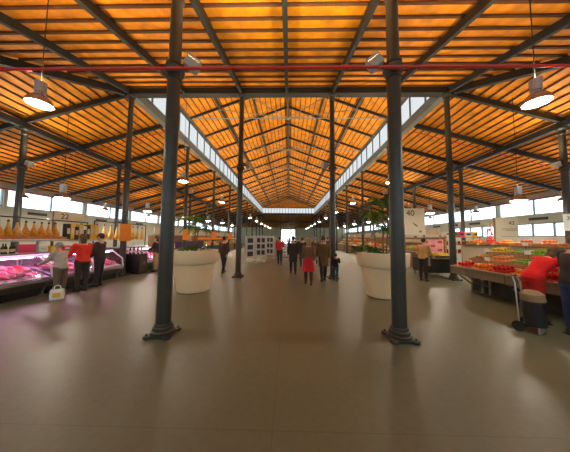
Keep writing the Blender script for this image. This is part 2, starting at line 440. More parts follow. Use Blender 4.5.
# ------------------------------------------------------------------ columns
def make_column(H, collar, r0=.118, r1=.1, plate=True, brackets=True):
    t = thing('iron_column', '', 'column', (0, 0, 0), 0, None, 'thing')
    b = MB(); b.box((0, 0, .02), (.38, .38, .04))
    for sx in (-1, 1):
        for sy in (-1, 1):
            b.lathe([(.064, 0), (.064, .04), (.058, .046)], 12, (sx*.162, sy*.162, 0))
    bp = b.build('base_plate', M['iron'], t, bevel=.006)
    for sx in (-1, 1):
        for sy in (-1, 1):
            MB().lathe([(.022, .04), (.022, .058), (.012, .06), (.012, .08), (.004, .083)], 6, (sx*.17, sy*.17, 0)).build('bolt', M['iron'], bp)
    prof = [(.17, .04), (.185, .05), (.185, .075), (.17, .088), (.158, .092), (.158, .105), (.163, .112), (.163, .135), (.152, .15), (.138, .155), (.138, .18), (r0+.012, .2)]
    MB().lathe(prof, 24).build('base_moulding', M['iron'], t)
    c = collar
    MB().lathe([(r0, .19), (r0-.003, .6), ((r0+r1)/2, c), (r1, H-.3)], 24).build('shaft', M['iron'], t)
    rc = (r0+r1)/2
    MB().lathe([(rc, c-.17), (rc+.02, c-.16), (rc+.02, c-.12), (rc+.008, c-.11), (rc+.03, c-.07), (rc+.062, c-.03), (rc+.07, c), (rc+.062, c+.03), (rc+.03, c+.06), (rc+.012, c+.08), (rc+.035, c+.1), (rc+.035, c+.13), (rc, c+.14)], 24).build('collar', M['iron'], t)
    MB().lathe([(r1, H-.32), (r1+.03, H-.29), (r1+.01, H-.26), (r1+.02, H-.12), (r1+.07, H-.06), (r1+.07, H)], 20).build('capital', M['iron'], t)
    return t
def flood(t, h, side, tgt, power, cone=2.1, r=.1, light=True):
    """projector on a column collar, its glow and beam added to light the roof"""
    x = side*.26
    p = MB(); p.bar((side*.1, 0, h), (x, 0, h), .03, .04)
    a = p.build('floodlight_arm', M['iron'], t)
    R = V(tgt).to_track_quat('Z', 'Y').to_matrix()
    bx = MB(); bx.box((x+side*.06, 0, h), (.17, .24, .17), R); hd = bx.build('floodlight_box', M['grey_box'], a, bevel=.012)
    q0 = V((x+side*.06, 0, h)); hb = MB()
    for dx_, dy_, sx_, sy_ in ((-.085, 0, .006, .24), (.085, 0, .006, .24), (0, -.12, .17, .006), (0, .12, .17, .006)): hb.box(q0+R @ V((dx_, dy_, .105)), (sx_, sy_, .045), R)
    hb.build('floodlight_hood', M['grey_box'], a)
    ln = MB(); ln.box(V((x+side*.06, 0, h))+R @ V((0, 0, .088)), (.15, .21, .006), R); ln.build('floodlight_added_glow', M['floodglow'], a)
    if light:
        l = bpy.data.lights.new('added_roof_beam', 'SPOT'); l.energy = power; l.color = (1, .86, .66); l.spot_size = cone; l.spot_blend = 1; l.shadow_soft_size = r  # spot added to brighten the roof above an unlit projector
        o = bpy.data.objects.new('added_roof_beam', l); COL.objects.link(o); o.parent = a
        o.location = V((x+side*.06, 0, h))+R @ V((0, 0, .15))
        d = V(tgt); o.rotation_euler = d.to_track_quat('-Z', 'Y').to_euler()
col = make_column(6.42, 4.7)
cF = [(-2, 'left'), (2, 'right')]
E_FRONT, E_SECOND, E_NAVE = 420, 600, 420
for i, (x, nm) in enumerate(cF):
    c = col if i == 0 else dup(col, (x, Z1, 0))
    c.location = (x, Z1, 0); c['label'] = 'big dark iron column with collar floodlight, nearest one on the %s of the aisle' % nm; c['group'] = 'columns flanking the aisle'
for i, (x, nm) in enumerate(cF):
    c = [o for o in COL.objects if o.get('group') == 'columns flanking the aisle'][i]
    flood(c, 4.82, -cF[i][0]/2, (-cF[i][0]*.32, .12, 1), E_FRONT)
col8 = make_column(8.0, 4.7)
col8.location = (-2, Z2, 0); col8['label'] = 'dark iron column behind the left planter carrying the cross beam'; col8['group'] = 'columns carrying the cross beam'
c2 = dup(col8, (2, Z2, 0), None, 'dark iron column behind the right planter carrying the cross beam')
c3 = dup(col8, (-2, ZE, 0), None, 'distant iron column left of the far entrance')
c4 = dup(col8, (2, ZE, 0), None, 'distant iron column right of the far entrance')
nave_cols = []
for s, nm in ((-1, 'left'), (1, 'right')):
    for k in range(NB+1):
        c = dup(col8, (s*NH, Z2+k*BAY, 0), None, 'dark iron column under the %s glazed nave wall, %s in that row' % (nm, ORD[k]), 'columns under the nave walls')
        if 1 <= k <= 7: flood(c, 4.82, -s, (-s*.6, 0, 1), E_NAVE)  # extra projectors added along the nave to brighten its roof
        nave_cols.append(c)
for c, s in ((col8, 1), (c2, -1)): flood(c, 4.82, s, (s*.3, .9, 1), E_SECOND)
colA = make_column(6.49, 4.7)
first = True
for s, nm in ((-1, 'left'), (1, 'right')):
    for k in range(8):
        c = colA if first else dup(colA, (0, 0, 0)); first = False
        c.location = (s*AX, Z2+k*BAY, 0); c['label'] = 'dark iron column in the middle of the %s market aisle, %s in that row' % (nm, ORD[k]); c['group'] = 'columns in the side aisles'
E_AISLE = 260
for c in [o for o in COL.objects if o.get('group') == 'columns in the side aisles']:
    s = 1 if c.location.x < 0 else -1
    k = round((c.location.y-Z2)/BAY)
    if k in (0, 2, 4, 6): flood(c, 4.85, s, (s*.35, 0, 1), E_AISLE)

# ------------------------------------------------------------------ pendant lamps
M['roof_fill2'] = emis('weak_added_roof_fill', (255, 228, 190), UP*.22)  # weaker version of the added roof glow, for the side lamps
def make_lamp(cab, up=True):
    t = thing('pendant_lamp', '', 'lamp', (0, 0, 0), 0)
    MB().tube([(0, 0, .45), (0, 0, .5+cab)], .008, 6).build('hanging_cord', M['black'], t)
    MB().lathe([(.03, .19), (.06, .2), (.06, .24), (.085, .25), (.09, .44), (.092, .475), (.084, .475), (.082, .45), (.01, .45)], 16).build('housing', M['alu'], t)
    b = MB()
    for s in (-1, 1): b.bar((s*.1, 0, .17), (s*.1, 0, .4), .012, .04)
    b.bar((-.1, 0, .4), (-.085, 0, .4), .04, .012); b.bar((.085, 0, .4), (.1, 0, .4), .04, .012); b.build('yoke', M['alu'], t)
    b = MB()
    outer_ = [(.065, .2), (.11, .18), (.16, .13), (.195, .07), (.21, .0)]
    inner = [(.2, .0), (.185, .065), (.15, .12), (.1, .17), (.06, .19)]
    b.lathe(outer_+inner, 24); b.build('lamp_shade', M['shade'], t)
    ln = MB().lathe([(.03, -.04), (.09, -.035), (.15, -.018), (.185, .004), (.192, .018), (.19, .03)], 24).build('lens', M['lens' if up else 'lens2'], t)
    MB().lathe([(.02, .452), (.078, .452), (.078, .454), (.02, .454)], 20).build('added_roof_fill_disc', M['roof_fill' if up else 'roof_fill2'], t)  # added emitter hidden inside the housing lip, throws light onto the roof
    return t
LH = 4.08
lamp = None
def put_lamp(x, y, z, label, group, scale=1):
    global lamp
    d = abs(x)-NH
    if abs(x) > NH: top = deck(max(d, 0))-.1
    elif y < Z2+.2: top = deck(max(0, Z2-y))-.1
    else: top = 10.08
    t = make_lamp((top-z)/scale-.5, abs(x) < NH)
    t.location = (x, y, z); t['label'] = label; t['group'] = group; t.scale = (scale,)*3
    return t
for s, nm in ((-1, 'left'), (1, 'right')):
    for k in range(NB+1):
        put_lamp(s*4.5, Z1+k*BAY, LH, 'bell-shaped pendant lamp over the %s side of the aisle, %s from the front' % (nm, ORD[k]), 'pendant lamps along the nave', .9)
    for k in range(7):
        put_lamp(s*9.4, 8.3+k*BAY, 3.25+.12*min(k, 4), 'bell-shaped pendant lamp low over the %s stalls, %s from the front' % (nm, ORD[k]), 'pendant lamps over the stalls', 1.2)
    for k in range(5):
        put_lamp(s*14.8, 11+k*BAY, 3.75, 'bell-shaped pendant lamp near the %s outer wall, %s from the front' % (nm, ORD[k]), 'pendant lamps near the outer walls', 1.2)

# ------------------------------------------------------------------ red pipes
def pipe(name, pts, r, label, fits):
    t = thing(name, label, 'pipe', (0, 0, 0), 0, None)
    MB().tube(pts, r, 10).build('pipe_run', M['red'], t)
    for p, q in fits:
        MB().tube([p, q], r*1.5, 10).build('pipe_coupling', M['red'], t)
    return t
yy = Z1-.225
pipe('sprinkler_pipe', [(-13.5, yy, 4.57), (13.5, yy, 4.57)], .025, 'red sprinkler pipe running across the hall past the nearest column collars', [((x, yy, 4.57), (x+.12, yy, 4.57)) for x in (-8, -5, -1, 1, 5, 8)])
for s, nm in ((-1, 'left'), (1, 'right')):
    pipe('hanging_pipe', [(s*(OX-.35), 0, 4.72), (s*(OX-.35), 45, 4.72)], .035, 'red sprinkler pipe along the top of the %s wall windows' % nm, [((s*(OX-.35), y, 4.72), (s*(OX-.35), y+.15, 4.72)) for y in (8, 14, 20, 26)])
    pipe('sprinkler_pipe', [(s*7.3, Z2+BAY*.55, deck(.3)-.42), (s*17.8, Z2+BAY*.55, deck(10.8)-.42)], .022, 'thin red pipe under the sloping %s aisle rafters' % nm, [])
# ------------------------------------------------------------------ people
M['skin'] = mat('skin', (206, 150, 118), .55, 0, .05, 8)
M['eye'] = mat('eye', (40, 32, 28), .3, 0, 0)
M['lip'] = mat('lips', (170, 92, 82), .5, 0, 0)
M['shoe'] = mat('shoe_leather', (52, 44, 38), .5, 0, .1, 9)
HAIR = {k: mat('hair_'+k, c, .6, 0, .25, 30) for k, c in dict(dark=(46, 34, 26), brown=(92, 62, 36), grey=(150, 144, 136), fair=(176, 132, 80)).items()}
CLOTH = {}
def cloth(c):
    if c not in CLOTH: CLOTH[c] = mat('cloth_%02x%02x%02x' % c, c, .85, 0, .12, 12, .05)
    return CLOTH[c]
def remesh(mb, name, ms, parent, vox=.02, extra=None):
    tmp = mb.build('tmp', ms)
    r = tmp.modifiers.new('r', 'REMESH'); r.mode = 'VOXEL'; r.voxel_size = vox
    sm = tmp.modifiers.new('s', 'SMOOTH'); sm.factor = .5; sm.iterations = 3
    dg = bpy.context.evaluated_depsgraph_get(); me = bpy.data.meshes.new_from_object(tmp.evaluated_get(dg))
    bpy.data.objects.remove(tmp)
    if extra:
        b2 = MB(); b2.add([v.co for v in me.vertices], [tuple(p.vertices) for p in me.polygons], 0)
        n = len(b2.v); b2.v += extra.v
        b2.f += [tuple(i+n for i in f) for f in extra.f]; b2.m += extra.m
        return b2.build(name, ms, parent, sharp=1.2)
    me.name = name; me.materials.clear()
    for m in ms: me.materials.append(m)
    me.shade_smooth()
    o = bpy.data.objects.new(name, me); COL.objects.link(o); o.parent = parent; return o

def rotx(p, a, piv):
    p = V(p)-V(piv); return V((p.x, p.y*math.cos(a)-p.z*math.sin(a), p.y*math.sin(a)+p.z*math.cos(a)))+V(piv)
def person(label, loc, rz, top=(120, 40, 40), legs=(50, 50, 60), hair='dark', longhair=False, H=1.7, lean=0.0, head_pitch=0.0,
           armL=(.1, .2), armR=(.1, .2), legL=(0, 0), legR=(0, 0), skirt=None, apron=None, coat=False, group=None, fem=False, headturn=0.0):
    """stands at loc facing local -Y; arms: (swing forward, elbow bend), legs: (thigh forward, knee bend); angles in radians"""
    k = H/1.7
    t = thing('person', label, 'person', loc, rz, group)
    sh = .175 if fem else .195
    piv = (0, 0, .93)
    up = lambda p: rotx(p, lean, piv)          # +lean bends towards -Y
    # legs
    J = {}
    for s, (a, kn), key in ((1, legL, 'L'), (-1, legR, 'R')):
        hip = V((s*.09, 0, .9)); d = V((s*.02, -math.sin(a), -math.cos(a))); kne = hip+d*.43
        d2 = V((0, -math.sin(a-kn), -math.cos(a-kn))); ank = kne+d2*.41
        J[key] = (hip, kne, ank)
    dz = .075-min(J['L'][2].z, J['R'][2].z)
    for key in J: J[key] = tuple(p+V((0, 0, dz)) for p in J[key])
    U = lambda p: up(p)+V((0, 0, dz))
    def Uz(z, y=0.0): return rotx((0, y, z), lean*min(1, max(0, (z-.84)/.26)), piv)+V((0, 0, dz))
    A = {}
    for s, (a, e), key in ((1, armL, 'L'), (-1, armR, 'R')):
        shd = V((s*sh, 0, 1.385)); d = V((s*.16, -math.sin(a), -math.cos(a))).normalized(); el = shd+d*.285
        d2 = V((-s*.1, -math.sin(a+e), -math.cos(a+e))).normalized(); wr = el+d2*.245
        A[key] = (U(shd), U(el), U(wr), (U(wr)-U(el)).normalized())
    def torso(b, g, z0=.8, z1=1.45, zs=1):
        rings = []
        prof = [(.80, .13, .10), (.87, .165, .118), (.95, .165, .115), (1.08, .135 if fem else .15, .1), (1.22, .158, .118), (1.33, .172, .112), (1.40, .14, .09), (1.44, .08, .068)]
        for z, rx, ry in prof:
            if z < z0 or z > z1: continue
            c = Uz(z); ya = Uz(z, 1.0)-c
            rings.append((c, V((rx+g, 0, 0)), ya*(ry+g)))
        b.loft(rings, 16)
    def armparts(b, g, key, cut=1.0):
        s0, e0, w0, d0 = A[key]
        b.tube([s0+V((0, 0, .0)), s0.lerp(e0, .5), e0, e0.lerp(w0, .35), e0.lerp(w0, cut)], [.06+g, .05+g, .043+g, .043+g, .03+g], 10)
        b.ball(s0, .062+g, 10, 7)
    def legparts(b, g, key, cut=1.0):
        h, kn, an = J[key]
        b.tube([h+V((0, 0, .02)), h.lerp(kn, .4), kn, kn.lerp(an, .3), kn.lerp(an, cut)], [.092+g, .078+g, .056+g, .056+g, .036+g], 12)
        b.ball(h, .095+g, 10, 7)
    # body: one continuous skin
    b = MB(); torso(b, 0)
    neck0, neck1 = U((0, .005, 1.42)), U((0, -.012, 1.54))
    b.tube([neck0, neck1], [.058, .052], 12)
    hc = U((0, -.02, 1.6)); HR = Matrix.Rotation(lean*.9+head_pitch, 3, 'X') @ Matrix.Rotation(headturn, 3, 'Z')
    b.ball(hc+HR @ V((0, .01, .02)), (.076, .094, .1), 14, 10, 0, HR); b.ball(hc+HR @ V((0, -.03, -.045)), (.055, .058, .065), 12, 8, 0, HR)
    for key in 'LR':
        armparts(b, 0, key); legparts(b, 0, key)
        w, d = A[key][2], A[key][3]
        b.ball(w+d*.045, (.038, .022, .055), 10, 7, 0, d.to_track_quat('Z', 'X').to_matrix())
        an = J[key][2]; b.ball(an+V((0, -.06, -.035)), (.04, .1, .035), 10, 7)
    x = MB()
    x.tube([hc+HR @ V((0, -.088, .025)), hc+HR @ V((0, -.112, -.015)), hc+HR @ V((0, -.09, -.022))], [.009, .015, .011], 8)
    for s in (-1, 1):
        x.ball(hc+HR @ V((s*.031, -.078, .022)), .0125, 8, 6, 1); x.ball(hc+HR @ V((s*.079, .01, -.0)), (.011, .024, .033), 8, 6, 0, HR)
        x.tube([hc+HR @ V((s*.015, -.088, .045)), hc+HR @ V((s*.046, -.078, .046))], .005, 5, 2)
    x.ball(hc+HR @ V((0, -.084, -.058)), (.022, .009, .008), 10, 6, 2, HR)
    for key, s in (('L', 1), ('R', -1)):
        w, d = A[key][2], A[key][3]; q = d.to_track_quat('Z', 'X').to_matrix(); sd, nn = q @ V((1, 0, 0)), q @ V((0, 1, 0))
        for i, (off, L) in enumerate(((-.026, .062), (-.009, .072), (.009, .068), (.026, .054))):
            p0 = w+d*.075+sd*off; p1 = p0+d*(L*.5)+nn*.006; p2 = p1+d*(L*.42)+nn*.024
            x.tube([p0, p1, p2], [.009, .0085, .0065], 6)
        p0 = w+d*.03-sd*.03; x.tube([p0, p0-sd*.022+d*.028+nn*.01, p0-sd*.02+d*.058+nn*.022], [.011, .0095, .007], 6)
    remesh(b, 'body', [M['skin'], M['eye'], M['lip']], t, .018, x)
    # clothing
    b = MB(); torso(b, .022, .8 if coat else .86, 1.42)
    if coat: b.loft([(U((0, 0, .9)), V((.19, 0, 0)), V((0, .145, 0))), (V((0, 0, .55+dz)), V((.2, 0, 0)), V((0, .17, 0)))], 16)
    for key in 'LR': armparts(b, .016, key, .94)
    remesh(b, 'coat' if coat else 'jacket', [cloth(top)], t, .022)
    if skirt:
        b = MB(); b.loft([(U((0, 0, 1.02)), V((.16, 0, 0)), V((0, .125, 0))), (U((0, 0, .88)), V((.2, 0, 0)), V((0, .16, 0))), (V((0, -.01, .48+dz)), V((.24, 0, 0)), V((0, .2, 0)))], 18); b.build('skirt', cloth(skirt), t)
    b = MB()
    c = Uz(.9); b.loft([(Uz(1.0), V((.17, 0, 0)), V((0, .125, 0))), (c, V((.182, 0, 0)), V((0, .135, 0))), (V((0, 0, .8+dz)), V((.15, 0, 0)), V((0, .115, 0)))], 16)
    for key in 'LR': legparts(b, .016, key, .96)
    remesh(b, 'trousers', [cloth(legs)], t, .022)
    for key in 'LR':
        an = J[key][2]; b = MB()
        b.ball(an+V((0, -.055, -.03)), (.048, .125, .042), 12, 8); b.ball(an+V((0, .01, -.01)), (.045, .05, .055), 10, 7); b.box(an+V((0, -.055, -.066)), (.085, .24, .018))
        b.build('shoe', M['shoe'], t)
    if apron:
        b = MB(); rings = []
        for z, w in ((1.25, .1), (1.05, .15), (.9, .18), (.6, .19)):
            cc = U((0, 0, z)) if z > .8 else V((0, 0, z+dz)); rings.append((cc+V((0, -.15 if z > .7 else -.17, 0)), V((w, 0, 0)), V((0, .012, 0))))
        b.loft(rings, 12); b.build('apron', cloth(apron), t)
    b = MB()
    b.ball(hc+HR @ V((0, .024, .038)), (.088, .1, .102), 14, 10, 0, HR)
    if longhair: b.ball(hc+HR @ V((0, .06, -.06)), (.085, .06, .14), 12, 9, 0, HR)
    b.build('hair', HAIR[hair], t)
    t.scale = (k, k, k)
    return t
rd = math.radians
# facing: rz = 0 looks towards the camera, pi looks down the hall, +pi/2 looks to +x
person('person in a pale grey jacket leaning at the left meat counter beside a shopping bag', (-6.08, 5.5, 0), -PI/2, (178, 170, 160), (104, 92, 76), 'grey', H=1.46, lean=.15, armL=(.7, .6), armR=(.6, .7), fem=True)
person('person in a red jacket standing at the left meat counter', (-6.12, 6.12, 0), -PI/2-.3, (222, 52, 28), (58, 52, 48), 'brown', True, H=1.68, lean=.1, armL=(.5, .7), armR=(.4, .6), coat=False, fem=True)
person('person in dark clothes next to the one in the red jacket', (-6.22, 6.78, 0), -PI/2+.3, (62, 52, 50), (44, 44, 52), 'dark', H=1.72, armL=(.2, .4), armR=(.5, .8))
person('person in a dark top and beige trousers at the second meat stall', (-6.25, 9.75, 0), -PI/2+.2, (62, 44, 52), (186, 156, 108), 'brown', True, H=1.66, armL=(.4, .8), armR=(.3, .5), fem=True)
person('person in dark brown clothes walking beside the left planter', (-2.95, 9.7, 0), PI-.2, (66, 52, 40), (50, 46, 42), 'dark', H=1.7, armL=(.4, .3), armR=(-.3, .2), legL=(.3, .1), legR=(-.25, .15))
person('person in a bright red jersey walking away by the display boards', (-.42, 12.9, 0), PI, (206, 44, 56), (62, 56, 56), 'dark', H=1.72, armL=(.5, 1.2), armR=(.5, 1.2), legL=(.25, .05), legR=(-.2, .2))
person('person with fair hair and a red skirt walking down the aisle', (.86, 7.5, 0), PI-.1, (112, 82, 54), (74, 46, 42), 'fair', True, H=1.64, armL=(.3, .3), armR=(-.2, .2), legL=(.2, .1), legR=(-.2, .15), skirt=(190, 30, 46), fem=True)
person('person in a long olive brown coat walking down the aisle', (1.5, 8.1, 0), PI+.1, (104, 82, 44), (48, 46, 44), 'brown', H=1.74, armL=(.2, .2), armR=(-.2, .2), legL=(-.2, .1), legR=(.2, .1), coat=True)
person('child in a dark top and teal trousers beside the right cross-beam column', (2.0, 8.15, 0), PI-.3, (52, 52, 56), (50, 104, 110), 'dark', H=1.05, armL=(.2, .3), armR=(.6, .8), legL=(.2, .1), legR=(-.15, .1))
person('person in a dark coat half hidden ahead of the red skirt', (.35, 9.6, 0), PI, (58, 48, 42), (44, 42, 44), 'dark', H=1.72, coat=True, legL=(.2, .1), legR=(-.2, .1))
person('person in a black jacket walking far down the aisle', (.95, 12.2, 0), PI+.05, (44, 42, 42), (56, 54, 58), 'brown', H=1.7, legL=(-.2, .1), legR=(.2, .1))
person('person in a grey coat walking far down the aisle', (1.9, 13.6, 0), PI, (92, 84, 74), (50, 46, 44), 'grey', H=1.68, coat=True)
person('person in a tan top and light grey apron at the table of oranges', (5.55, 8.35, 0), PI/2+.5, (198, 152, 92), (58, 44, 40), 'dark', H=1.68, lean=.1, armL=(.5, .7), armR=(.4, .7), apron=(196, 186, 174), fem=True)
person('person in a bright red coat bending over the right fruit stand', (5.15, 4.32, 0), PI/2, (230, 26, 30), (196, 38, 36), 'brown', True, H=1.66, lean=.75, armL=(1.75, .2), armR=(1.5, .5), fem=True, head_pitch=-.3)
person('person in a black top and blue jeans at the right edge of the fruit stand', (5.12, 3.7, 0), PI/2-.2, (52, 46, 44), (56, 70, 110), 'brown', H=1.72, lean=.1, armL=(.3, .5), armR=(.4, .8))
# small figures far down the hall
far = [(-.9, 19, (150, 60, 60), 'white shirt'), (.6, 20.5, (70, 66, 62), ''), (1.9, 18.2, (60, 50, 46), ''), (2.9, 22, (120, 96, 70), ''), (-2.2, 24, (90, 90, 98), ''), (.2, 27, (160, 150, 140), ''), (3.4, 17.0, (110, 60, 50), '')]
nm = ['maroon', 'charcoal', 'dark brown', 'tan', 'slate grey', 'pale', 'rust']
for (x, y, c, _), n_ in zip(far, nm):
    person('small distant person in a %s top standing far down the hall' % n_, (x, y, 0), PI*random.random(), c, (60, 56, 54), random.choice(['dark', 'brown', 'grey']), H=1.62+.12*random.random(), group='people far down the hall')
# ------------------------------------------------------------------ planters and palms
def planter(x, y, label):
    t = thing('plant_pot', label, 'plant pot', (x, y, 0))
    MB().lathe([(.44, 0), (.47, .02), (.60, .86), (.575, .86), (.45, .06), (.02, .05)], 40).build('pot_body', M['planter'], t)
    MB().lathe([(.6, .84), (.66, .86), (.69, .9), (.715, 1.2), (.715, 1.25), (.70, 1.265), (.665, 1.265), (.655, 1.24), (.635, .92), (.6, .86)], 40).build('pot_rim', M['planter'], t)
    b = MB(); b.lathe([(.02, 1.14), (.62, 1.14), (.63, 1.1), (.02, 1.08)], 30); b.build('soil', M['soil'], t)
    return t
planter(-2.85, 6.45, 'huge cream flower pot with a small palm on the left of the aisle')
planter(2.93, 6.15, 'huge cream flower pot with a tall palm on the right of the aisle')
def frond(b, base, az, L, rise, droop, nleaf=11, lw=.024, ll=.26, mi=0):
    pts = []
    h = V((math.cos(az), math.sin(az), 0))
    for i in range(8):
        q = i/7; pts.append(V(base)+h*(L*q*(.55+.45*q))+V((0, 0, rise*math.sin(q*PI*.62)-droop*q*q)))
    b.tube(pts, [.012*(1-.75*i/7)+.002 for i in range(8)], 5, mi)
    side = V((-math.sin(az), math.cos(az), 0))
    for i in range(nleaf):
        q = .22+.78*i/(nleaf-1); j = min(6, int(q*7)); f = q*7-j; p = pts[j].lerp(pts[j+1], f); tg = (pts[j+1]-pts[j]).normalized()
        for s in (-1, 1):
            l = ll*(1-.55*abs(q-.45)); d = (side*s*.8+tg*.65+V((0, 0, -.12))).normalized(); tip = p+d*l+V((0, 0, -l*.18)); mid = p+d*l*.5; w = tg*lw
            nrm = d.cross(tg).normalized()*.004
            b.add([p-w*.3, mid-w, tip, mid+w, p+w*.3, p+nrm, mid+nrm*1.6], [(0, 1, 6, 5), (1, 2, 6), (2, 3, 6), (3, 4, 5, 6), (4, 0, 5), (0, 4, 3, 2, 1)], mi)
def palm(x, y, z, stems, label, seed):
    random.seed(seed)
    t = thing('palm_plant', label, 'plant', (x, y, z))
    for (dx, dy, h, fr) in stems:
        top = V((dx*1.5, dy*1.5, h))
        pts = [V((dx, dy, 0)), V((dx*1.15, dy*1.2, h*.4)), V((dx*1.3, dy*1.3, h*.75)), top]
        MB().tube(pts, [.028, .022, .018, .014], 8).build('palm_trunk', M['stem'], t)
        for az, L, r, d in fr:
            b = MB(); frond(b, top-V((0, 0, random.uniform(0, .12))), az, L, r, d); b.build('frond', random.choice([M['leaf'], M['leafd']]), t)
    for i in range(12):
        b = MB(); a = random.uniform(0, 2*PI); rr = random.uniform(.0, .28)
        frond(b, (rr*math.cos(a), rr*math.sin(a), 0), a, random.uniform(.2, .34), random.uniform(.16, .34), .1, 7, .03, .16); b.build('low_leaf', M['leafd'], t)
    return t
R_ = lambda n, L0, L1, r0, r1, d0, d1, a0=0: [(a0+2*PI*i/n+random.uniform(-.3, .3), random.uniform(L0, L1), random.uniform(r0, r1), random.uniform(d0, d1)) for i in range(n)]
random.seed(5)
palm(-2.85, 6.45, 1.14, [(.05, 0, .7, R_(5, .4, .62, .25, .45, .1, .3)), (-.03, .05, .98, R_(6, .45, .7, .25, .45, .1, .3))], 'small sparse palm growing in the left cream pot', 3)
palm(2.93, 6.15, 1.14, [(-.18, .0, 1.0, R_(6, .3, .48, .3, .5, .05, .2)), (.16, .1, .7, R_(5, .3, .5, .3, .5, .05, .25)), (-.02, -.1, 1.35, R_(6, .28, .42, .3, .5, .05, .2)), (-.42, .05, .08, R_(5, .2, .32, .2, .34, .02, .08))], 'tall feathery palm growing in the right cream pot', 4)

M['ham_slice'] = mat('sliced_ham', (240, 160, 104), .5, 0, .25, 12)
# ------------------------------------------------------------------ butcher counters on the left
def meat_counter(x, y, W, label, side=-1, group='refrigerated meat counters'):
    """front faces +x (side = -1) or -x; local x towards the customer, local y along the counter"""
    t = thing('meat_counter', label, 'counter', (x, y, 0), 0 if side < 0 else PI, group)
    h = W/2
    b = MB(); b.box((-.62, 0, .1), (.9, W-.04, .2)); b.build('plinth', M['black'], t)
    b = MB(); b.prism([(-1.1, -h+.02, .2), (-.16, -h+.02, .2), (.06, -h+.02, .4), (.06, -h+.02, .46), (-.02, -h+.02, .49), (-1.1, -h+.02, .49)], (0, W-.04, 0)); b.build('body', M['dark'], t)
    b = MB(); b.prism([(-.155, -h, .21), (-.14, -h, .2), (.085, -h, .39), (.07, -h, .41)], (0, W, 0)); b.build('front_panel', M['stainless'], t)
    b = MB(); b.bar((.085, -h, .43), (.085, h, .43), .05, .09); b.build('bumper', M['stainless'], t, bevel=.01)
    b = MB(); b.prism([(.03, -h+.03, .49), (.03, -h+.03, .5), (-.95, -h+.03, .8), (-.95, -h+.03, .49)], (0, W-.06, 0)); b.build('tray', M['tray'], t)
    b = MB(); b.box((-1.04, 0, .63), (.1, W-.02, .86)); b.build('back_panel', M['stainless'], t)
    b = MB(); b.box((-.75, 0, 1.075), (.68, W, .03)); b.build('top_shelf', M['stainless'], t)
    b = MB(); b.prism([(.07, -h+.03, .48), (.08, -h+.03, .48), (.03, -h+.03, .78), (-.36, -h+.03, 1.085), (-.4, -h+.03, 1.085), (.02, -h+.03, .775)], (0, W-.06, 0)); b.build('curved_glass', M['caseglass'], t)
    for s in (-1, 1):
        b = MB()
        for p, q in (((.08, .48), (.03, .78)), ((.03, .78), (-.38, 1.08)), ((-.38, 1.08), (-.98, 1.08)), ((-.98, 1.08), (-.98, .5))):
            b.bar((p[0], s*(h-.015), p[1]), (q[0], s*(h-.015), q[1]), .03, .035, up=(0, 1, 0))
        e = b.build('end_frame', M['white'], t)
        b = MB(); b.prism([(.05, s*(h-.02), .5), (.01, s*(h-.02), .77), (-.38, s*(h-.02), 1.06), (-.96, s*(h-.02), 1.06), (-.96, s*(h-.02), .5)], (0, .006, 0)); b.build('end_glass', M['caseglass'], e)
    b = MB(); b.box((-.5, 0, 1.045), (.06, W-.1, .025)); b.build('light_tube', M['pinktube'], t)
    b = MB(); b.box((-.4, 0, 1.105), (.03, W, .045)); b.build('light_cover', M['pinktube2'], t)
    for s in (-1, 1):
        b = MB(); b.bar((-.1, s*(h-.1), .02), (.03, s*(h-.1), .36), .03, .04); b.box((-.1, s*(h-.1), .02), (.1, .05, .04)); b.build('leg', M['stainless'], t)
    return t
M['pinktube2'] = emis('counter_edge_light', (255, 188, 236), 1.25)
def meat_piece(kind):
    """one piece of meat, base at the origin"""
    if kind == 'steak':
        t = thing('steak', '', 'meat', (0, 0, 0)); b = MB(); b.ball((0, 0, .018), (.085, .06, .02), 12, 6); b.build('flesh', M['meat_red'], t)
        b = MB(); pts = [V((.086*math.cos(a), .061*math.sin(a), .02)) for a in [PI*.1+PI*.9*i/8 for i in range(9)]]; b.tube(pts, .011, 6); b.build('fat_rim', M['fat'], t)
    elif kind == 'roast':
        t = thing('roast_joint', '', 'meat', (0, 0, 0)); b = MB(); b.ball((0, 0, .052), (.13, .065, .055), 14, 8); b.build('flesh', M['meat_pink'], t)
        for x in (-.06, 0, .06):
            b = MB(); r = math.sqrt(max(0, 1-(x/.13)**2)); pts = [V((x, .067*r*math.cos(a), .052+.057*r*math.sin(a))) for a in [2*PI*i/14 for i in range(15)]]; b.tube(pts, .004, 5); b.build('twine', M['string'], t)
    elif kind == 'rack':
        t = thing('rib_rack', '', 'meat', (0, 0, 0)); b = MB(); b.ball((0, 0, .035), (.15, .066, .036), 14, 7); b.build('flesh', M['meat_red'], t)
        for x in (-.09, -.03, .03, .09):
            b = MB(); b.tube([(x, .03, .05), (x, .07, .055), (x, .09, .05)], [.01, .008, .009], 6); b.build('rib_bone', M['fat'], t)
    else:
        t = thing('sausage_coil', '', 'meat', (0, 0, 0)); b = MB(); pts = [V((math.cos(a)*(.024+.008*a/2), math.sin(a)*(.024+.008*a/2), .02)) for a in [i*.45 for i in range(38)]]; b.tube(pts, .016, 7); b.build('sausage_link', M['sausage'], t)
    return t
PROTO = {}
def place(proto, x, y, z, rz, label, group, sc=1.0, tilt=None):
    if proto not in PROTO:
        PROTO[proto] = meat_piece(proto) if proto in ('steak', 'roast', 'rack', 'coil') else fruit(proto); o = PROTO[proto]
    else: o = dup(PROTO[proto], (0, 0, 0))
    o.location = (x, y, z); o.rotation_euler = (Matrix.Rotation(tilt[1] if tilt else 0, 3, 'Y') @ Matrix.Rotation(rz, 3, 'Z')).to_euler(); o['label'] = label; o['group'] = group; o.scale = (sc,)*3
    return o
NM = dict(steak='fat-rimmed steak', roast='tied pink roast', rack='rack of ribs', coil='coil of sausage')
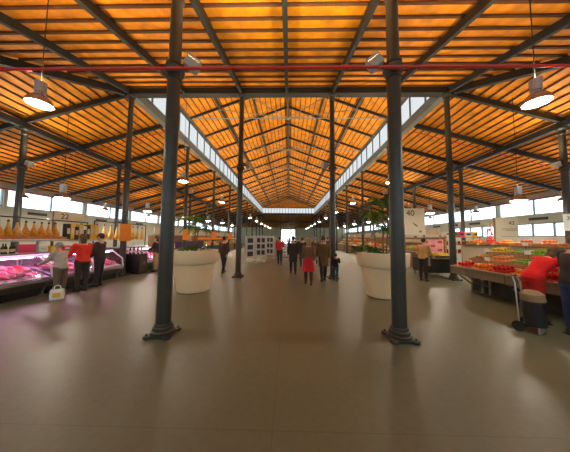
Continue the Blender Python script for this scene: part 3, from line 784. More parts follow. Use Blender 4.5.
def fill_meat(cx, cy, W, side, which, seed):
    random.seed(seed)
    kinds = ['roast', 'steak', 'rack', 'coil']
    rows = [(-.19, .58), (-.45, .66), (-.71, .74)]
    for r, (dx, z) in enumerate(rows):
        n = 6 if W < 1.5 else 8
        for i in range(n):
            k = kinds[(i+r*2+seed) % 4]; y = cy-W/2+.2+(W-.4)*i/(n-1)
            place(k, cx+dx, y, z+.008, random.uniform(-.12, .12), '%s, %s along the %s row inside the %s' % (NM[k], ORD[i], ['front', 'middle', 'back'][r], which), 'meat in the '+which, .96, (0, .297))
CX = -6.72
for i, (y, W, nm) in enumerate(((3.95, 1.2, 'nearest'), (5.2, 1.2, 'second'), (6.45, 1.2, 'third'), (7.7, 1.2, 'fourth'))):
    if i: meat_counter(CX, y, W, 'pink-lit glass meat counter, %s one of the row along the left' % nm)
    if i: fill_meat(CX, y, W, -1, nm+' left meat counter', i)
meat_counter(-6.75, 10.4, 1.7, 'pink-lit glass meat counter past the black cabinet on the left')
fill_meat(-6.75, 10.4, 1.7, -1, 'counter past the black cabinet', 2)

# work counter behind, with bottles, boxes and packs
t = thing('back_counter', 'long grey work counter with open shelves behind the left meat counters', 'counter', (-8.35, 6.0, 0))
b = MB(); b.box((0, 0, .45), (.6, 5.2, .9)); b.build('cupboard', M['dark'], t)
b = MB(); b.box((.02, 0, 1.1), (.56, 5.2, .04)); b.build('shelf', M['stainless'], t)
b = MB(); b.box((.02, 0, 1.5), (.6, 5.2, .05)); b.build('shelf', M['stainless'], t)
for y in (-2.58, -.9, .9, 2.58):
    b = MB(); b.box((-.2, y, 1.2), (.05, .05, .6)); b.build('upright', M['stainless'], t)
def bottle_proto():
    t = thing('bottle', '', 'bottle'); MB().lathe([(.036, 0), (.04, .01), (.04, .17), (.03, .205), (.014, .235), (.014, .285), (.017, .287), (.017, .3)], 12).build('bottle_glass', M['bottle'], t)
    MB().lathe([(.0408, .05), (.0412, .055), (.0412, .13), (.0408, .135)], 12).build('bottle_label', M['blabel'], t); return t
bp = bottle_proto(); fb = True
for i in range(7):
    y = 5.5+i*.09
    o = bp if fb else dup(bp, (0, 0, 0)); fb = False
    o.location = (-8.2+.05*(i % 2), y, 1.122); o['label'] = 'dark bottle on the shelf under the hanging hams, left of the pink card'; o['group'] = 'dark bottles behind the left counter'
t = thing('price_card', 'bright pink card on the shelf behind the left meat counters', 'card', (-8.04, 6.24, 1.122)); b = MB(); b.box((0, 0, .14), (.012, .42, .26)); b.build('card', M['pinkbox'], t)
b = MB(); b.prism([(-.006, -.1, 0), (-.12, -.1, 0), (-.006, -.1, .2)], (0, .2, 0)); b.build('card_stand', M['paper'], t)
for i, (y, m, nm_) in enumerate(((6.75, 'paper', 'white'), (7.1, 'yellow', 'yellow'), (7.5, 'pinkbox', 'pink'), (7.95, 'paper', 'cream'))):
    t = thing('carton', '%s carton on the shelf right of the pink card' % nm_, 'box', (-8.25, y, 1.122), 0, 'cartons behind the left counter'); b = MB(); b.box((0, 0, .09), (.22, .26, .18)); b.build('carton_body', M[m], t, bevel=.006)
    b = MB(); b.box((.112, 0, .1), (.004, .16, .08)); b.build('carton_label', M['cream'], t)
# peach coloured packs on the top shelf
for i in range(6):
    t = thing('cured_meat_pack', 'peach-coloured pack of sliced meat on the top shelf, %s from the front' % ORD[i], 'pack', (-8.2, 5.75+i*.31, 1.527), 0, 'packs of sliced meat under the hams')
    b = MB(); b.box((0, 0, .012), (.3, .29, .024)); b.build('pack_tray', M['paper'], t)
    for j in range(4):
        b = MB(); b.ball((.09-.06*j, 0, .05+.012*j), (.09, .13, .018), 10, 6, 0, Matrix.Rotation(-.5, 3, 'Y')); b.build('slice', M['ham_slice'] if 'ham_slice' in M else M['fat'], t)
M['poster'] = mat('pink_poster', (238, 170, 160), .6, 0, .15, 4)
M['jam'] = mat('red_preserve', (150, 44, 30), .2, 0, .2, 8)
M['beige'] = mat('beige_canvas', (150, 124, 92), .85, 0, .1, 9)
# hanging hams on a rail
def ham_proto(m):
    t = thing('hanging_ham', '', 'ham')
    b = MB(); b.loft([(V((0, 0, -.02)), V((.022, 0, 0)), V((0, .02, 0))), (V((0, 0, -.12)), V((.028, 0, 0)), V((0, .026, 0))), (V((0, 0, -.24)), V((.05, 0, 0)), V((0, .042, 0))), (V((.01, 0, -.36)), V((.1, 0, 0)), V((0, .07, 0))), (V((.015, 0, -.47)), V((.125, 0, 0)), V((0, .085, 0))), (V((.01, 0, -.56)), V((.1, 0, 0)), V((0, .075, 0))), (V((0, 0, -.62)), V((.04, 0, 0)), V((0, .035, 0)))], 14); b.build('ham_leg', m, t)
    MB().lathe([(.01, .05), (.024, .03), (.026, -.01), (.022, -.03)], 10).build('hoof', M['hoof'], t)
    MB().tube([(0, 0, .04), (.012, 0, .08), (0, 0, .12)], .005, 5).build('string', M['string'], t)
    return t
def rail(name, label, x, y0, y1, z, zb):
    t = thing(name, label, 'rail', (x, (y0+y1)/2, 0)); h = (y1-y0)/2
    MB().tube([(0, -h, z), (0, h, z)], .02, 8).build('rail_bar', M['black'], t)
    for s in (-1, 1): MB().tube([(0, s*h, zb), (0, s*h, z+.02)], .022, 8).build('rail_post', M['black'], t)
    return t
rail('ham_rail', 'black rail with hams over the left meat counters', -8.5, 4.35, 8.55, 2.24, 1.527)
hp = {'a': ham_proto(M['ham']), 'b': ham_proto(M['ham2'])}; used = set()
def ham(k, x, y, z, rz, label, group, sc=1):
    o = hp[k] if k not in used else dup(hp[k], (0, 0, 0)); used.add(k)
    o.location = (x, y, z); o.rotation_euler = (0, 0, rz); o['label'] = label; o['group'] = group; o.scale = sc if isinstance(sc, tuple) else (sc,)*3; return o
random.seed(8)
ys = [5.66+.212*i for i in range(9)]
for i, y in enumerate(ys):
    ham('a' if i % 4 != 3 else 'b', -8.5, y, 2.107, random.uniform(-.25, .25), 'golden cured ham hanging from the black rail, %s from the front' % ORD[i], 'hams over the left counters', (1.2, 1.1, .84))
# yellow and black packages on the shelf at the far end of that counter
seq = [('black', .5), ('yellow', .52), ('black', .42), ('yellow', .5), ('paper', .46), ('black', .5), ('yellow', .55), ('yellow', .5)]
for i, (m, h) in enumerate(seq):
    h *= 1.2
    t = thing('tall_box', 'tall %s gift box on the top shelf under the 22 sign, %s of that run' % ({'paper': 'white'}.get(m, m), ORD[i]), 'box', (-8.32, 7.58+i*.155, 1.527), 0, 'tall boxes under the 22 sign')
    b = MB(); b.box((0, 0, h/2), (.16, .14, h)); b.build('box_body', M[m], t, bevel=.006)
    b = MB(); b.box((.082, 0, h*.55), (.004, .1, h*.35)); b.build('box_label', M['cream' if m != 'paper' else 'ink'], t)
# sign boards with stall numbers
def sign_board(text, x, y, z, w, h, rz, label, ts, post=None, extra=None, dx=0, dz=0):
    t = thing('stall_sign', label, 'sign', (x, y, 0), rz)
    b = MB(); b.box((0, 0, z), (w, .04, h)); bd = b.build('board', M['cream'], t, bevel=.006)
    lettering(text, ts, M['ink'], bd, (dx, -.024, z+dz), (PI/2, 0, 0), 'numerals')
    if extra: extra(bd, z)
    for px in post or []:
        b = MB(); b.box((px, .04, (z+h/2)/2), (.06, .05, z+h/2)); b.build('post', M['wood'], t)
    return t
sign_board('22', -8.75, 8.05, 2.42, 1.1, .42, PI/2, 'cream stall sign with the number 22 over the left boxes', .3, [-.52, .52], None, -.2, .0)
def leaf40(bd, z):
    b = MB(); b.prism([(-.12, -.026, z-.02), (-.02, -.026, z-.1), (.1, -.026, z-.16), (.18, -.026, z-.28), (.05, -.026, z-.24), (-.06, -.026, z-.14)], (0, .005, 0)); b.build('green_emblem', M['green_ink'], bd)
    b = MB(); b.box((.28, -.024, z-.52), (.12, .006, .1)); b.build('green_mark', M['green_ink'], bd)
sign_board('40', 6.62, 10.6, 2.58, 1.06, 1.36, 0, 'big cream sign on posts with the number 40 and a green emblem', .42, [-.5, .5], leaf40, -.2, .42)
def line42(bd, z):
    b = MB(); b.box((.1, -.024, z-.12), (.62, .006, .03)); b.box((.16, -.024, z-.2), (.46, .006, .02)); b.build('small_text_line', M['brown_ink'], bd)
sign_board('42', 11.5, 10.8, 2.36, .95, 1.0, -.25, 'cream stall sign with the number 42 above the right fruit stand', .26, [-.5], line42, .2, .18)
t = thing('number_plate', 'narrow white plate reading 3 on the right side-aisle column', 'sign', (AX-.12, Z2-.09, 2.42), -.6)
b = MB(); b.box((0, 0, 0), (.26, .02, .7)); bd = b.build('plate', M['paper'], t); lettering('3', .22, M['ink'], bd, (0, -.012, .16), (PI/2, 0, 0), 'numerals')

# orange notices on the left nave columns
for k in range(4):
    y = Z2+k*BAY
    t = thing('orange_notice', 'blank orange notice hung on the left nave column, %s from the front' % ORD[k], 'notice', (-NH+.2, y-.16, 1.84), .25, 'orange notices on the left columns')
    b = MB(); b.box((0, 0, 0), (.43, .03, .72)); b.build('notice_board', M['orange'], t, bevel=.008)
    for z in (.3, -.3):
        MB().tube([(-.12, .02, z), (-.12, .08, z), (.12, .08, z), (.12, .02, z)], .008, 6).build('notice_clamp', M['black'], t)
# black cabinet between the two meat stalls
t = thing('cabinet', 'black waist-high cabinet beside the first orange notice column', 'cabinet', (-6.78, 9.2, 0))
b = MB(); b.box((0, 0, .43), (.62, .5, .86)); b.build('cabinet_body', M['black'], t, bevel=.01)
b = MB(); b.box((0, 0, .88), (.68, .54, .04)); b.build('cabinet_top', M['dark'], t)
for s in (-1, 1):
    b = MB(); b.box((.318, s*.12, .45), (.02, .22, .7)); d = b.build('cabinet_door', M['dark'], t); b = MB(); b.tube([(.335, s*.05, .4), (.345, s*.05, .55)], .01, 6); b.build('door_handle', M['stainless'], d)
for i in range(6):
    o = dup(bp, (-6.95+.13*(i % 3), 9.02+.07*i, .902), None, 'dark bottle on top of the black cabinet', 'bottles on the black cabinet')
# second stall: rail with hams and sausages behind counter
t = thing('back_counter', 'grey work counter behind the second meat stall on the left', 'counter', (-8.35, 10.9, 0))
b = MB(); b.box((0, 0, .55), (.6, 2.6, 1.1)); b.build('cupboard', M['dark'], t); b = MB(); b.box((0, 0, 1.12), (.66, 2.66, .05)); b.build('worktop', M['stainless'], t)
rail('ham_rail', 'black rail with pale hams over the second meat stall', -8.5, 8.85, 12.1, 2.35, 1.145)
for i in range(9):
    ham('b' if i % 3 else 'a', -8.5, 9.0+i*.35, 2.18, i*.7, 'pinkish ham hanging over the second meat stall, %s from the front' % ORD[i], 'hams over the second meat stall', 1.1)

# shopping bag by the left counter
def bag(x, y, rz, label):
    t = thing('shopping_bag', label, 'bag', (x, y, 0), rz)
    b = MB(); b.loft([(V((0, 0, 0)), V((.19, 0, 0)), V((0, .1, 0))), (V((0, 0, .16)), V((.2, 0, 0)), V((0, .11, 0))), (V((0, 0, .36)), V((.18, 0, 0)), V((0, .06, 0)))], 12); b.build('bag_body', M['paper'], t)
    b = MB(); b.box((0, -.112, .17), (.2, .012, .16)); b.build('yellow_print', M['yellow'], t)
    t.scale = (.72, .72, .72)
    for s in (-1, 1):
        MB().tube([(-.09, s*.05, .35), (-.07, s*.05, .47), (0, s*.05, .5), (.07, s*.05, .47), (.09, s*.05, .35)], .01, 6).build('bag_handle', M['paper'], t)
bag(-5.95, 5.34, .7, 'white shopping bag with a yellow print on the floor by the person in grey')

# ------------------------------------------------------------------ fruit stand on the right
def fruit(k):
    t = thing({'tomato': 'tomato', 'pepper': 'red_pepper', 'lettuce': 'lettuce_head', 'peach': 'peach'}.get(k, k), '', 'fruit' if k not in ('pepper', 'lettuce', 'potato', 'onion', 'tomato') else 'vegetable')
    b = MB(); r = .048
    if k == 'lemon': b.loft([(V((0, 0, z)), V((q, 0, 0)), V((0, q, 0))) for z, q in ((.0, .008), (.012, .026), (.035, .042), (.06, .042), (.083, .026), (.1, .008))], 10)
    elif k == 'pear': b.lathe([(.012, .0), (.04, .012), (.05, .04), (.042, .07), (.024, .095), (.016, .112), (.006, .118)], 10)
    elif k == 'pepper': b.lathe([(.012, 0), (.034, .006), (.044, .05), (.046, .09), (.03, .105), (.012, .095)], 10)
    elif k == 'lettuce':
        b.ball((0, 0, .07), (.085, .085, .07), 10, 7)
        for i in range(7): b.ball((.07*math.cos(i*.9), .07*math.sin(i*.9), .07), (.05, .02, .06), 8, 5, 0, Matrix.Rotation(i*.9+PI/2, 3, 'Z'))
    elif k == 'potato': b.ball((0, 0, .035), (.055, .042, .035), 9, 6)
    elif k == 'melon': b.ball((0, 0, .085), (.1, .085, .085), 12, 8)
    else: b.lathe([(.008, .008), (.03, .002), (.046, .02), (.05, .045), (.042, .075), (.022, .09), (.008, .082)], 10)
    b.build('flesh' if k in ('lettuce',) else 'skin', FR[k], t)
    if k not in ('lettuce', 'potato', 'lemon'):
        top = {'pear': .115, 'pepper': .1, 'melon': .168, 'onion': .085}.get(k, .083)
        MB().tube([(0, 0, top-.006), (.004, 0, top+.012), (.01, 0, top+.022)], [.004, .003, .003], 5).build('stalk', M['fstem'], t)
    return t
CRATE = None
def crate(x, y, z, tilt, label, group, m='crate', w=.52, d=.5):
    t = thing('produce_crate', label, 'crate', (x, y, z), 0, group); t.rotation_euler = (0, tilt, 0)
    b = MB(); b.box((0, 0, .008), (d, w, .016)); b.build('crate_floor', M[m], t)
    for s in (-1, 1):
        b = MB(); b.box((s*(d/2-.006), 0, .035), (.012, w, .04)); b.box((s*(d/2-.006), 0, .085), (.012, w, .035)); b.build('crate_side', M[m], t)
        b = MB(); b.box((0, s*(w/2-.006), .055), (d-.024, .012, .08)); b.build('crate_end', M[m], t)
    return t
def fill(x, y, z, tilt, k, n, label, group, w=.52, d=.5, sc=1.0, seed=0):
    rnd = random.Random(seed); R = Matrix.Rotation(tilt, 3, 'Y')
    nx, ny = n
    for i in range(nx):
        for j in range(ny):
            p = R @ V(((i+.5)/nx*(d-.03)-(d-.03)/2+rnd.uniform(-.002, .002), (j+.5)/ny*(w-.03)-(w-.03)/2+rnd.uniform(-.002, .002), .018+rnd.uniform(0, .012)))
            place(k, x+p.x, y+p.y, z+p.z, rnd.uniform(0, 6), label, group, sc*rnd.uniform(.95, 1.02), (0, tilt))
def stand(y, L, label):
    t = thing('produce_stand', label, 'stand', (0, y, 0), 0, 'stepped fruit stands on the right')
    h = L/2
    b = MB(); b.box((5.62, 0, .66), (.03, L, .24)); b.build('fascia', M['fascia'], t)
    b = MB(); b.box((5.6, 0, .785), (.06, L, .025)); b.build('edge_rail', M['stainless'], t)
    b = MB(); b.box((6.75, 0, .44), (.9, L-.04, .88)); b.build('base_box', M['dark'], t)
    b = MB(); b.prism([(5.63, -h, .66), (5.63, -h, .7), (6.17, -h, .8), (6.17, -h, .76)], (0, L, 0)); b.build('shelf_board', M['wood'], t)
    b = MB(); b.prism([(6.2, -h, .9), (6.2, -h, .94), (6.74, -h, 1.04), (6.74, -h, 1.0)], (0, L, 0)); b.build('shelf_board', M['wood'], t)
    b = MB(); b.prism([(6.77, -h, 1.12), (6.77, -h, 1.16), (7.31, -h, 1.26), (7.31, -h, 1.22)], (0, L, 0)); b.build('shelf_board', M['wood'], t)
    for x, z0, z1 in ((6.2, .78, .92), (6.77, 1.0, 1.14)):
        b = MB(); b.box((x, 0, (z0+z1)/2), (.03, L, z1-z0)); b.build('riser', M['cream'], t)
    for s in (-1, 1):
        b = MB(); b.box((6.22, s*(h-.1), .36), (.06, .06, .72)); b.build('leg', M['stainless'], t)
        b = MB(); b.bar((6.2, s*(h-.1), .2), (5.66, s*(h-.1), .6), .035, .035); b.build('bracket', M['stainless'], t)
        b = MB(); b.prism([(7.22, s*(h-.03), 1.0), (7.3, s*(h-.03), 1.0), (7.3, s*(h-.03), 1.24), (7.22, s*(h-.03), 1.2)], (0, .03, 0)); b.build('gusset', M['wood'], t)
    return t
SY = [(3.62, 1.1, 'nearest'), (4.75, 1.1, 'second'), (5.88, 1.1, 'third'), (6.75, .56, 'far end')]
tiers = [(5.9, .752, ['tomato', 'orange', 'tomato', 'orange', 'pepper', 'orange', 'tomato'], 'front'), (6.47, .992, ['peach', 'pear', 'onion', 'pear', 'lettuce', 'peach', 'potato'], 'middle'), (7.04, 1.212, ['melon', 'lemon', 'apple', 'lemon', 'apple', 'lettuce', 'lemon'], 'top')]
TILT = -.1835
PL = dict(orange='orange', tomato='red tomato', apple='green apple', lemon='yellow lemon', pepper='red pepper', lettuce='green lettuce', potato='brown potato', peach='peach', onion='brown onion', pear='pale green pear', melon='pale melon')
cells = []
for y, L, nm_ in SY:
    stand(y, L, 'stepped wooden fruit stand with dark base, %s of the right row' % nm_)
    for c in ((-1, 1) if L > 1 else (0,)): cells.append(y+c*.275)
for x, z, ks, tn in tiers:
    for i, yy_ in enumerate(cells):
        k = ks[i]; big = k in ('lettuce', 'melon')
        crate(x, yy_, z, TILT, 'wooden crate of %ss on the %s tier, %s from the near end' % (PL[k], tn, ORD[i]), 'crates on the right fruit stand', 'crate', .53, .5)
        fill(x, yy_, z, TILT, k, (2, 3) if big else (4, 4), '%s in the %s crate of the %s tier on the right stand' % (PL[k], ORD[i], tn), '%ss in the %s crate, %s tier' % (PL[k], ORD[i], tn), .5, .47, 1.0 if not big else .85, i)
        if not big: fill(x-.0, yy_, z+.088, TILT, k, (3, 3), '%s in the %s crate of the %s tier on the right stand' % (PL[k], ORD[i], tn), '%ss in the %s crate, %s tier' % (PL[k], ORD[i], tn), .39, .36, 1.0, i+200)
for x, z, ks, tn in tiers:
    for i, yy_ in enumerate(cells):
        if (i+len(tn)) % 2: continue
        t = thing('price_card', 'white price card on a stick in the %s crate of the %s tier' % (ORD[i], tn), 'price card', (x+.2, yy_+.1, z+.06), 0, 'price cards on the right stand')
        MB().tube([(0, 0, 0), (0, 0, .24)], .005, 5).build('card_stick', M['black'], t)
        b = MB(); b.box((-.008, 0, .27), (.006, .16, .11)); b.build('card', M['paper'], t)
# rear display behind the stand
t = thing('rear_shelf', 'long pale shelf behind the fruit stand, loaded with crates', 'shelf', (9.2, 7.4, 0))
b = MB(); b.box((.1, 0, .7), (.6, 6.4, 1.4)); b.build('shelf_body', M['cream'], t); b = MB(); b.box((0, 0, 1.42), (.8, 6.5, .04)); b.build('shelf_top', M['wood'], t)
rk = ['orange', 'peach', 'orange', 'tomato', 'orange', 'onion', 'orange', 'pepper', 'orange']
for i, k in enumerate(rk):
    yy_ = 4.5+i*.68
    crate(9.15, yy_, 1.442, 0, 'crate of %ss on the pale rear shelf, %s from the near end' % (PL[k], ORD[i]), 'crates on the rear shelf', 'crate', .6, .5)
    fill(9.15, yy_, 1.444, 0, k, (2, 4), '%s in the %s crate on the rear shelf' % (PL[k], ORD[i]), '%ss in the %s rear crate' % (PL[k], ORD[i]), .58, .42, 1.25, i+50)
    fill(9.15, yy_, 1.535, 0, k, (1, 3), '%s in the %s crate on the rear shelf' % (PL[k], ORD[i]), '%ss in the %s rear crate' % (PL[k], ORD[i]), .42, .2, 1.25, i+150)
# string of dried peppers hung by sign 42
t = thing('pepper_string', 'bunch of dried red peppers hung on a pole on the rear shelf', 'peppers', (9.46, 9.62, 2.0))
MB().tube([(.06, 0, -.56), (.06, 0, .4)], .015, 8).build('pole', M['wood'], t)
MB().tube([(0, 0, .34), (0, 0, -.1)], .006, 5).build('string', M['string'], t)
b = MB(); rr = random.Random(3)
for i in range(26):
    a = rr.uniform(0, 6.28); z = rr.uniform(-.3, .18); q = .1*(1-abs(z+.06)*1.6)
    MB().lathe([(.008, .05), (.022, .03), (.02, -.02), (.004, -.06)], 7, (q*math.cos(a), q*math.sin(a), z)).build('dried_pepper', FR['pepper'], t)
b = MB(); b.box((.0, 0, .36), (.4, .04, .03)); b.build('hanger', M['wood'], t)

# table stall beyond
t = thing('market_table', 'dark cloth-covered table of oranges beside the person in the tan top', 'table', (6.75, 9.5, 0))
b = MB(); b.box((0, 0, .84), (1.3, 1.1, .04)); b.build('table_top', M['wood'], t)
b = MB(); b.box((0, 0, .52), (1.24, 1.04, .6)); b.build('table_skirt', M['black'], t)
for sx in (-1, 1):
    for sy in (-1, 1): b = MB(); b.box((sx*.56, sy*.48, .41), (.06, .06, .82)); b.build('leg', M['stainless'], t)
for i, (dx, dy, k) in enumerate(((-.36, -.26, 'orange'), (.2, -.26, 'lemon'), (-.36, .28, 'peach'), (.2, .28, 'pear'))):
    crate(6.75+dx, 9.5+dy, .862, 0, 'crate of %ss on the dark cloth-covered table' % PL[k], 'crates on the dark table', 'plcrate')
    fill(6.75+dx, 9.5+dy, .864, 0, k, (4, 4), '%s in a crate on the dark cloth-covered table' % PL[k], '%ss on the dark table' % PL[k], .5, .47, 1.02, 80+i)
    fill(6.75+dx, 9.5+dy, .94, 0, k, (3, 3), '%s in a crate on the dark cloth-covered table' % PL[k], '%ss on the dark table' % PL[k], .4, .37, 1.02, 90+i)
t = thing('menu_board', 'pink and red poster panel behind the dark table', 'poster', (8.2, 11.6, 0), -.1)
for x in (-.52, .52): b = MB(); b.box((x, 0, .85), (.05, .05, 1.7)); b.build('post', M['wood'], t)
b = MB(); b.box((0, -.03, 1.3), (1.1, .03, .75)); bd = b.build('panel', M['poster'], t)
rr = random.Random(6)
for i in range(9):
    b = MB(); b.box((-.36+.36*(i % 3), -.05, 1.08+.22*(i//3)), (.22, .006, .14)); b.build('printed_picture', M['meat_red'] if rr.random() < .6 else M['meat_pink'], bd)
t = thing('jar_rack', 'pale wooden rack of jars and cartons behind the dark table', 'rack', (9.85, 11.75, 0))
for sx in (-1, 1):
    for sy in (-1, 1): b = MB(); b.box((sx*.95, sy*.2, .95), (.06, .06, 1.9)); b.build('upright', M['crate'], t)
for z in (.4, .9, 1.35, 1.8): b = MB(); b.box((0, 0, z), (2.0, .46, .03)); b.build('shelf', M['crate'], t)
jar = None
for z, q in ((.917, 'second'), (1.367, 'third')):
    for i in range(8):
        if jar is None:
            jar = thing('jar', '', 'jar'); MB().lathe([(.06, 0), (.07, .01), (.07, .17), (.055, .2), (.055, .21)], 14).build('jar_body', M['jam'], jar); MB().lathe([(.06, .21), (.062, .215), (.062, .24), (.055, .245)], 14).build('lid', M['yellow'], jar); o = jar
        else: o = dup(jar, (0, 0, 0))
        o.location = (9.03+.23*i, 11.65, z); o['label'] = 'red preserve jar on the %s shelf of the pale rack' % q; o['group'] = 'jars on the %s shelf of the pale rack' % q
for i, (m, c, w) in enumerate((('paper', 'white', .34), ('green_ink', 'green', .26), ('pinkbox', 'pink', .3), ('cream', 'cream', .4), ('yellow', 'yellow', .24))):
    t = thing('carton', '%s carton on top of the pale rack behind the dark table' % c, 'box', (9.1+.38*i, 11.75, 1.817), 0, 'cartons on the pale rack'); b = MB(); b.box((0, 0, .15), (w, .3, .3)); b.build('carton_body', M[m], t, bevel=.006)
    b = MB(); b.box((0, -.152, .15), (w*.6, .004, .1)); b.build('carton_label', M['ink' if m != 'paper' else 'brown_ink'], t)


# shopping trolley and bits near the right stand
t = thing('shopping_trolley', 'black wheeled shopping trolley with a beige flap on the right floor', 'trolley', (4.62, 3.86, 0), .5)
b = MB(); b.loft([(V((0, 0, .12)), V((.17, 0, 0)), V((0, .13, 0))), (V((0, .02, .4)), V((.2, 0, 0)), V((0, .15, 0))), (V((0, .03, .62)), V((.19, 0, 0)), V((0, .14, 0)))], 14); b.build('bag', M['black'], t)
b = MB(); b.loft([(V((0, .02, .56)), V((.205, 0, 0)), V((0, .158, 0))), (V((0, .03, .68)), V((.2, 0, 0)), V((0, .15, 0))), (V((0, .03, .73)), V((.12, 0, 0)), V((0, .09, 0)))], 14); b.build('flap', M['beige'], t)
b = MB(); b.tube([(-.14, .17, .1), (-.14, .2, .85), (-.1, .24, .97), (.1, .24, .97), (.14, .2, .85), (.14, .17, .1)], .011, 8); b.build('trolley_frame', M['alu'], t)
MB().tube([(-.09, .24, .97), (.09, .24, .97)], .02, 8).build('grip', M['black'], t)
for s in (-1, 1): b = MB(); b.lathe([(.03, -.015), (.085, -.018), (.09, 0), (.085, .018), (.03, .015)], 18, (s*.2, .17, .09), 0, Matrix.Rotation(PI/2, 3, 'Y')); b.build('wheel', M['black'], t)
b = MB(); b.tube([(-.2, .17, .09), (.2, .17, .09)], .01, 6); b.build('axle', M['alu'], t)
b = MB(); b.box((0, -.06, .06), (.24, .03, .12)); b.build('foot', M['alu'], t)
# ------------------------------------------------------------------ display boards in the middle of the nave
def board_stand(x, y, rz, w, h, nx, nz, label):
    t = thing('display_board', label, 'display board', (x, y, 0), rz, 'display boards in the nave')
    for s in (-1, 1):
        b = MB(); b.box((s*w/2, 0, h/2), (.05, .05, h)); b.box((s*w/2, 0, .03), (.06, .5, .06)); b.build('leg', M['alu'], t)
    b = MB(); b.box((0, 0, (h+.25)/2), (w-.05, .04, h-.3)); bd = b.build('panel', M['paper2'], t)
    for i in range(nx):
        for j in range(nz):
            b = MB(); b.box(((i+.5)/nx*(w-.1)-(w-.1)/2, -.028, .35+(j+.5)/nz*(h-.45)), ((w-.1)/nx*.72, .012, (h-.45)/nz*.7)); b.build('mounted_print', M['photo'], bd)
M['paper2'] = mat('grey_display_panel', (196, 190, 184), .7, 0, .04, 3)
board_stand(-2.5, 13.9, .75, .7, 1.8, 1, 3, 'grey display board with three dark prints, set edge-on near the left column')
board_stand(-1.95, 15.3, .1, .78, 1.82, 2, 3, 'grey display board with six dark prints in the middle of the nave')
board_stand(-1.4, 16.8, -.4, .7, 1.85, 2, 3, 'grey display board half hidden by the person in the red jersey')
# rack of bottles and leaflets near the middle
t = thing('goods_rack', 'black wire rack of dark goods in the middle of the nave', 'rack', (.25, 15.6, 0))
for sx in (-1, 1):
    for sy in (-1, 1): b = MB(); b.box((sx*.75, sy*.2, .75), (.04, .04, 1.5)); b.build('upright', M['black'], t)
for z in (.2, .6, 1.0, 1.4): b = MB(); b.box((0, 0, z), (1.5, .44, .03)); b.build('shelf', M['black'], t)
for z, nm_ in ((.217, 'bottom'), (.617, 'second'), (1.017, 'third'), (1.417, 'top')):
    for i in range(7): dup(bp, (.25-.6+.2*i, 15.55, z), None, 'dark bottle on the %s shelf of the black rack in the nave' % nm_, 'bottles on the %s shelf of the nave rack' % nm_)

# ------------------------------------------------------------------ the stalls further down both sides
def far_stall(s, y, L, m, goods, label, fascia, nm_, sidn, low=True, goods_on=True):
    """market stall: counter facing the nave, back frame with fascia board"""
    x = s*7.5
    t = thing('market_stall', label, 'stall', (x, y, 0), 0 if s > 0 else PI, 'market stalls down the hall')
    b = MB(); b.box((.45, 0, .45), (.9, L, .9)); b.build('counter_front', M[m], t)
    b = MB(); b.box((.45, 0, .92), (1.0, L+.06, .05)); b.build('counter_top', M['stainless'], t)
    b = MB(); b.prism([(.3, -L/2+.05, .95), (.9, -L/2+.05, .95), (.9, -L/2+.05, 1.2)], (0, L-.1, 0)); b.build('sloping_shelf', M['wood'], t)
    for q in (-1, 1):
        b = MB(); b.box((1.5, q*(L/2-.05), 1.15), (.06, .06, 2.3)); b.build('post', M['stainless'], t)
    b = MB(); b.box((1.46, 0, 2.1), (.05, L, .4)); b.build('fascia_board', M['cream' if low else fascia], t)
    if low:
        for q in (-1, 1): b = MB(); b.box((.96, q*(L/2-.05), 1.3), (.04, .04, .72)); b.build('price_rail_post', M['stainless'], t)
        b = MB(); b.box((.98, 0, 1.56), (.03, L, .2)); b.build('price_rail', M[fascia], t)
    else:
        b = MB(); b.box((-.03, 0, 1.05), (.04, L+.1, .62)); b.build('purple_drape', M['purple'], t)
    b = MB(); b.box((1.75, 0, .9), (.4, L-.2, 1.8)); b.build('back_shelf', M['wood'], t)
    n = max(3, int(L/.75)) if goods_on else 0
    for i in range(n):
        yy_ = y-L/2+.4+(L-.8)*i/(n-1); k = goods[i % len(goods)]
        c = crate(x+s*.62, yy_, 1.088, -s*.395, 'crate of %ss on the %s stall on the %s, %s from the front' % (PL[k], nm_, sidn, ORD[i]), 'crates on the %s %s stall' % (nm_, sidn), 'crate', .6, .46)
        R = Matrix.Rotation(-s*.395, 3, 'Y')
        fill(x+s*.62, yy_, 1.09, -s*.395, k, (1, 2) if k in ('lettuce', 'melon') else (2, 3), '%s in the %s crate of the %s %s stall' % (PL[k], ORD[i], nm_, sidn), '%ss on the %s %s stall, crate %s' % (PL[k], nm_, sidn, ORD[i]), .56, .36, 1.1 if k in ('lettuce', 'melon') else 1.42, i)
G1 = ['orange', 'apple', 'tomato', 'lemon']; G2 = ['lemon', 'pear', 'pepper', 'orange']; G3 = ['lettuce', 'tomato', 'orange', 'melon']
far_stall(-1, 15.8, 4.4, 'purple', G2, 'purple-fronted stall behind the left planter', 'cream', 'purple', 'left', False, False)
far_stall(-1, 21.0, 4.4, 'dark', G1, 'dark stall with an orange board, next beyond the purple stall', 'orange', 'first orange-boarded', 'left')
far_stall(-1, 26.2, 4.4, 'wood', G3, 'brown stall with an orange sign board far along the left', 'orange', 'brown', 'left')
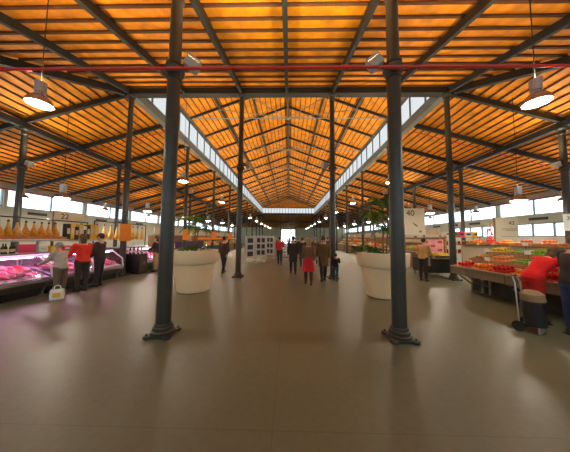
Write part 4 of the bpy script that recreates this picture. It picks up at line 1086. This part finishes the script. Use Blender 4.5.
far_stall(-1, 31.4, 4.4, 'dark', G2, 'dark stall near the far end on the left', 'cream', 'dark', 'left')
far_stall(1, 14.2, 4.2, 'wood', G1, 'brown fruit stall behind the right planter', 'cream', 'brown', 'right')
far_stall(1, 19.2, 4.4, 'dark', G3, 'dark stall with a brown board beyond the brown fruit stall on the right', 'wood', 'dark', 'right')
far_stall(1, 24.4, 4.4, 'wood', G2, 'wooden stall with an orange sign board far along the right', 'orange', 'orange-boarded', 'right')
far_stall(1, 29.6, 4.4, 'fascia', G1, 'grey stall near the far end on the right', 'cream', 'grey', 'right')
# potted shrub beside the far entrance and a leafy pot by the right planter
def bush(x, y, label, h=1.4):
    t = thing('potted_shrub', label, 'plant', (x, y, 0))
    MB().lathe([(.2, 0), (.27, .4), (.29, .4), (.29, .45), (.24, .45), (.2, .3)], 18).build('pot', M['wood'], t)
    b = MB(); b.lathe([(.22, .38), (.02, .4)], 14); b.build('soil', M['soil'], t)
    MB().tube([(0, 0, .38), (.02, .01, h*.7)], [.03, .015], 7).build('stem', M['stem'], t)
    b = MB(); rr = random.Random(int(x*10))
    for i in range(26): a = rr.uniform(0, 6.28); frond(b, (0, 0, rr.uniform(.5, h*.75)), a, rr.uniform(.3, .5), rr.uniform(.1, .35), .15, 7, .04, .18)
    b.build('foliage', M['leaf'], t)
bush(-3.4, 30, 'leafy potted shrub in the nave beyond the display boards', 2.6)

# ------------------------------------------------------------------ light and view
w = bpy.data.worlds.new('sky'); SC.world = w; w.use_nodes = True
bg = w.node_tree.nodes['Background']; bg.inputs[0].default_value = (.90, .95, 1.0, 1); bg.inputs[1].default_value = 4.0
SC.view_settings.view_transform = 'Standard'; SC.view_settings.look = 'None'; SC.view_settings.gamma = 1; SC.view_settings.use_curve_mapping = False
SC.view_settings.exposure = 0.2
SC.cycles.max_bounces = 6; SC.cycles.diffuse_bounces = 3; SC.cycles.glossy_bounces = 3; SC.cycles.transparent_max_bounces = 12
SC.cycles.sample_clamp_indirect = 6; SC.cycles.use_denoising = True
SC.cycles.caustics_reflective = False; SC.cycles.caustics_refractive = False
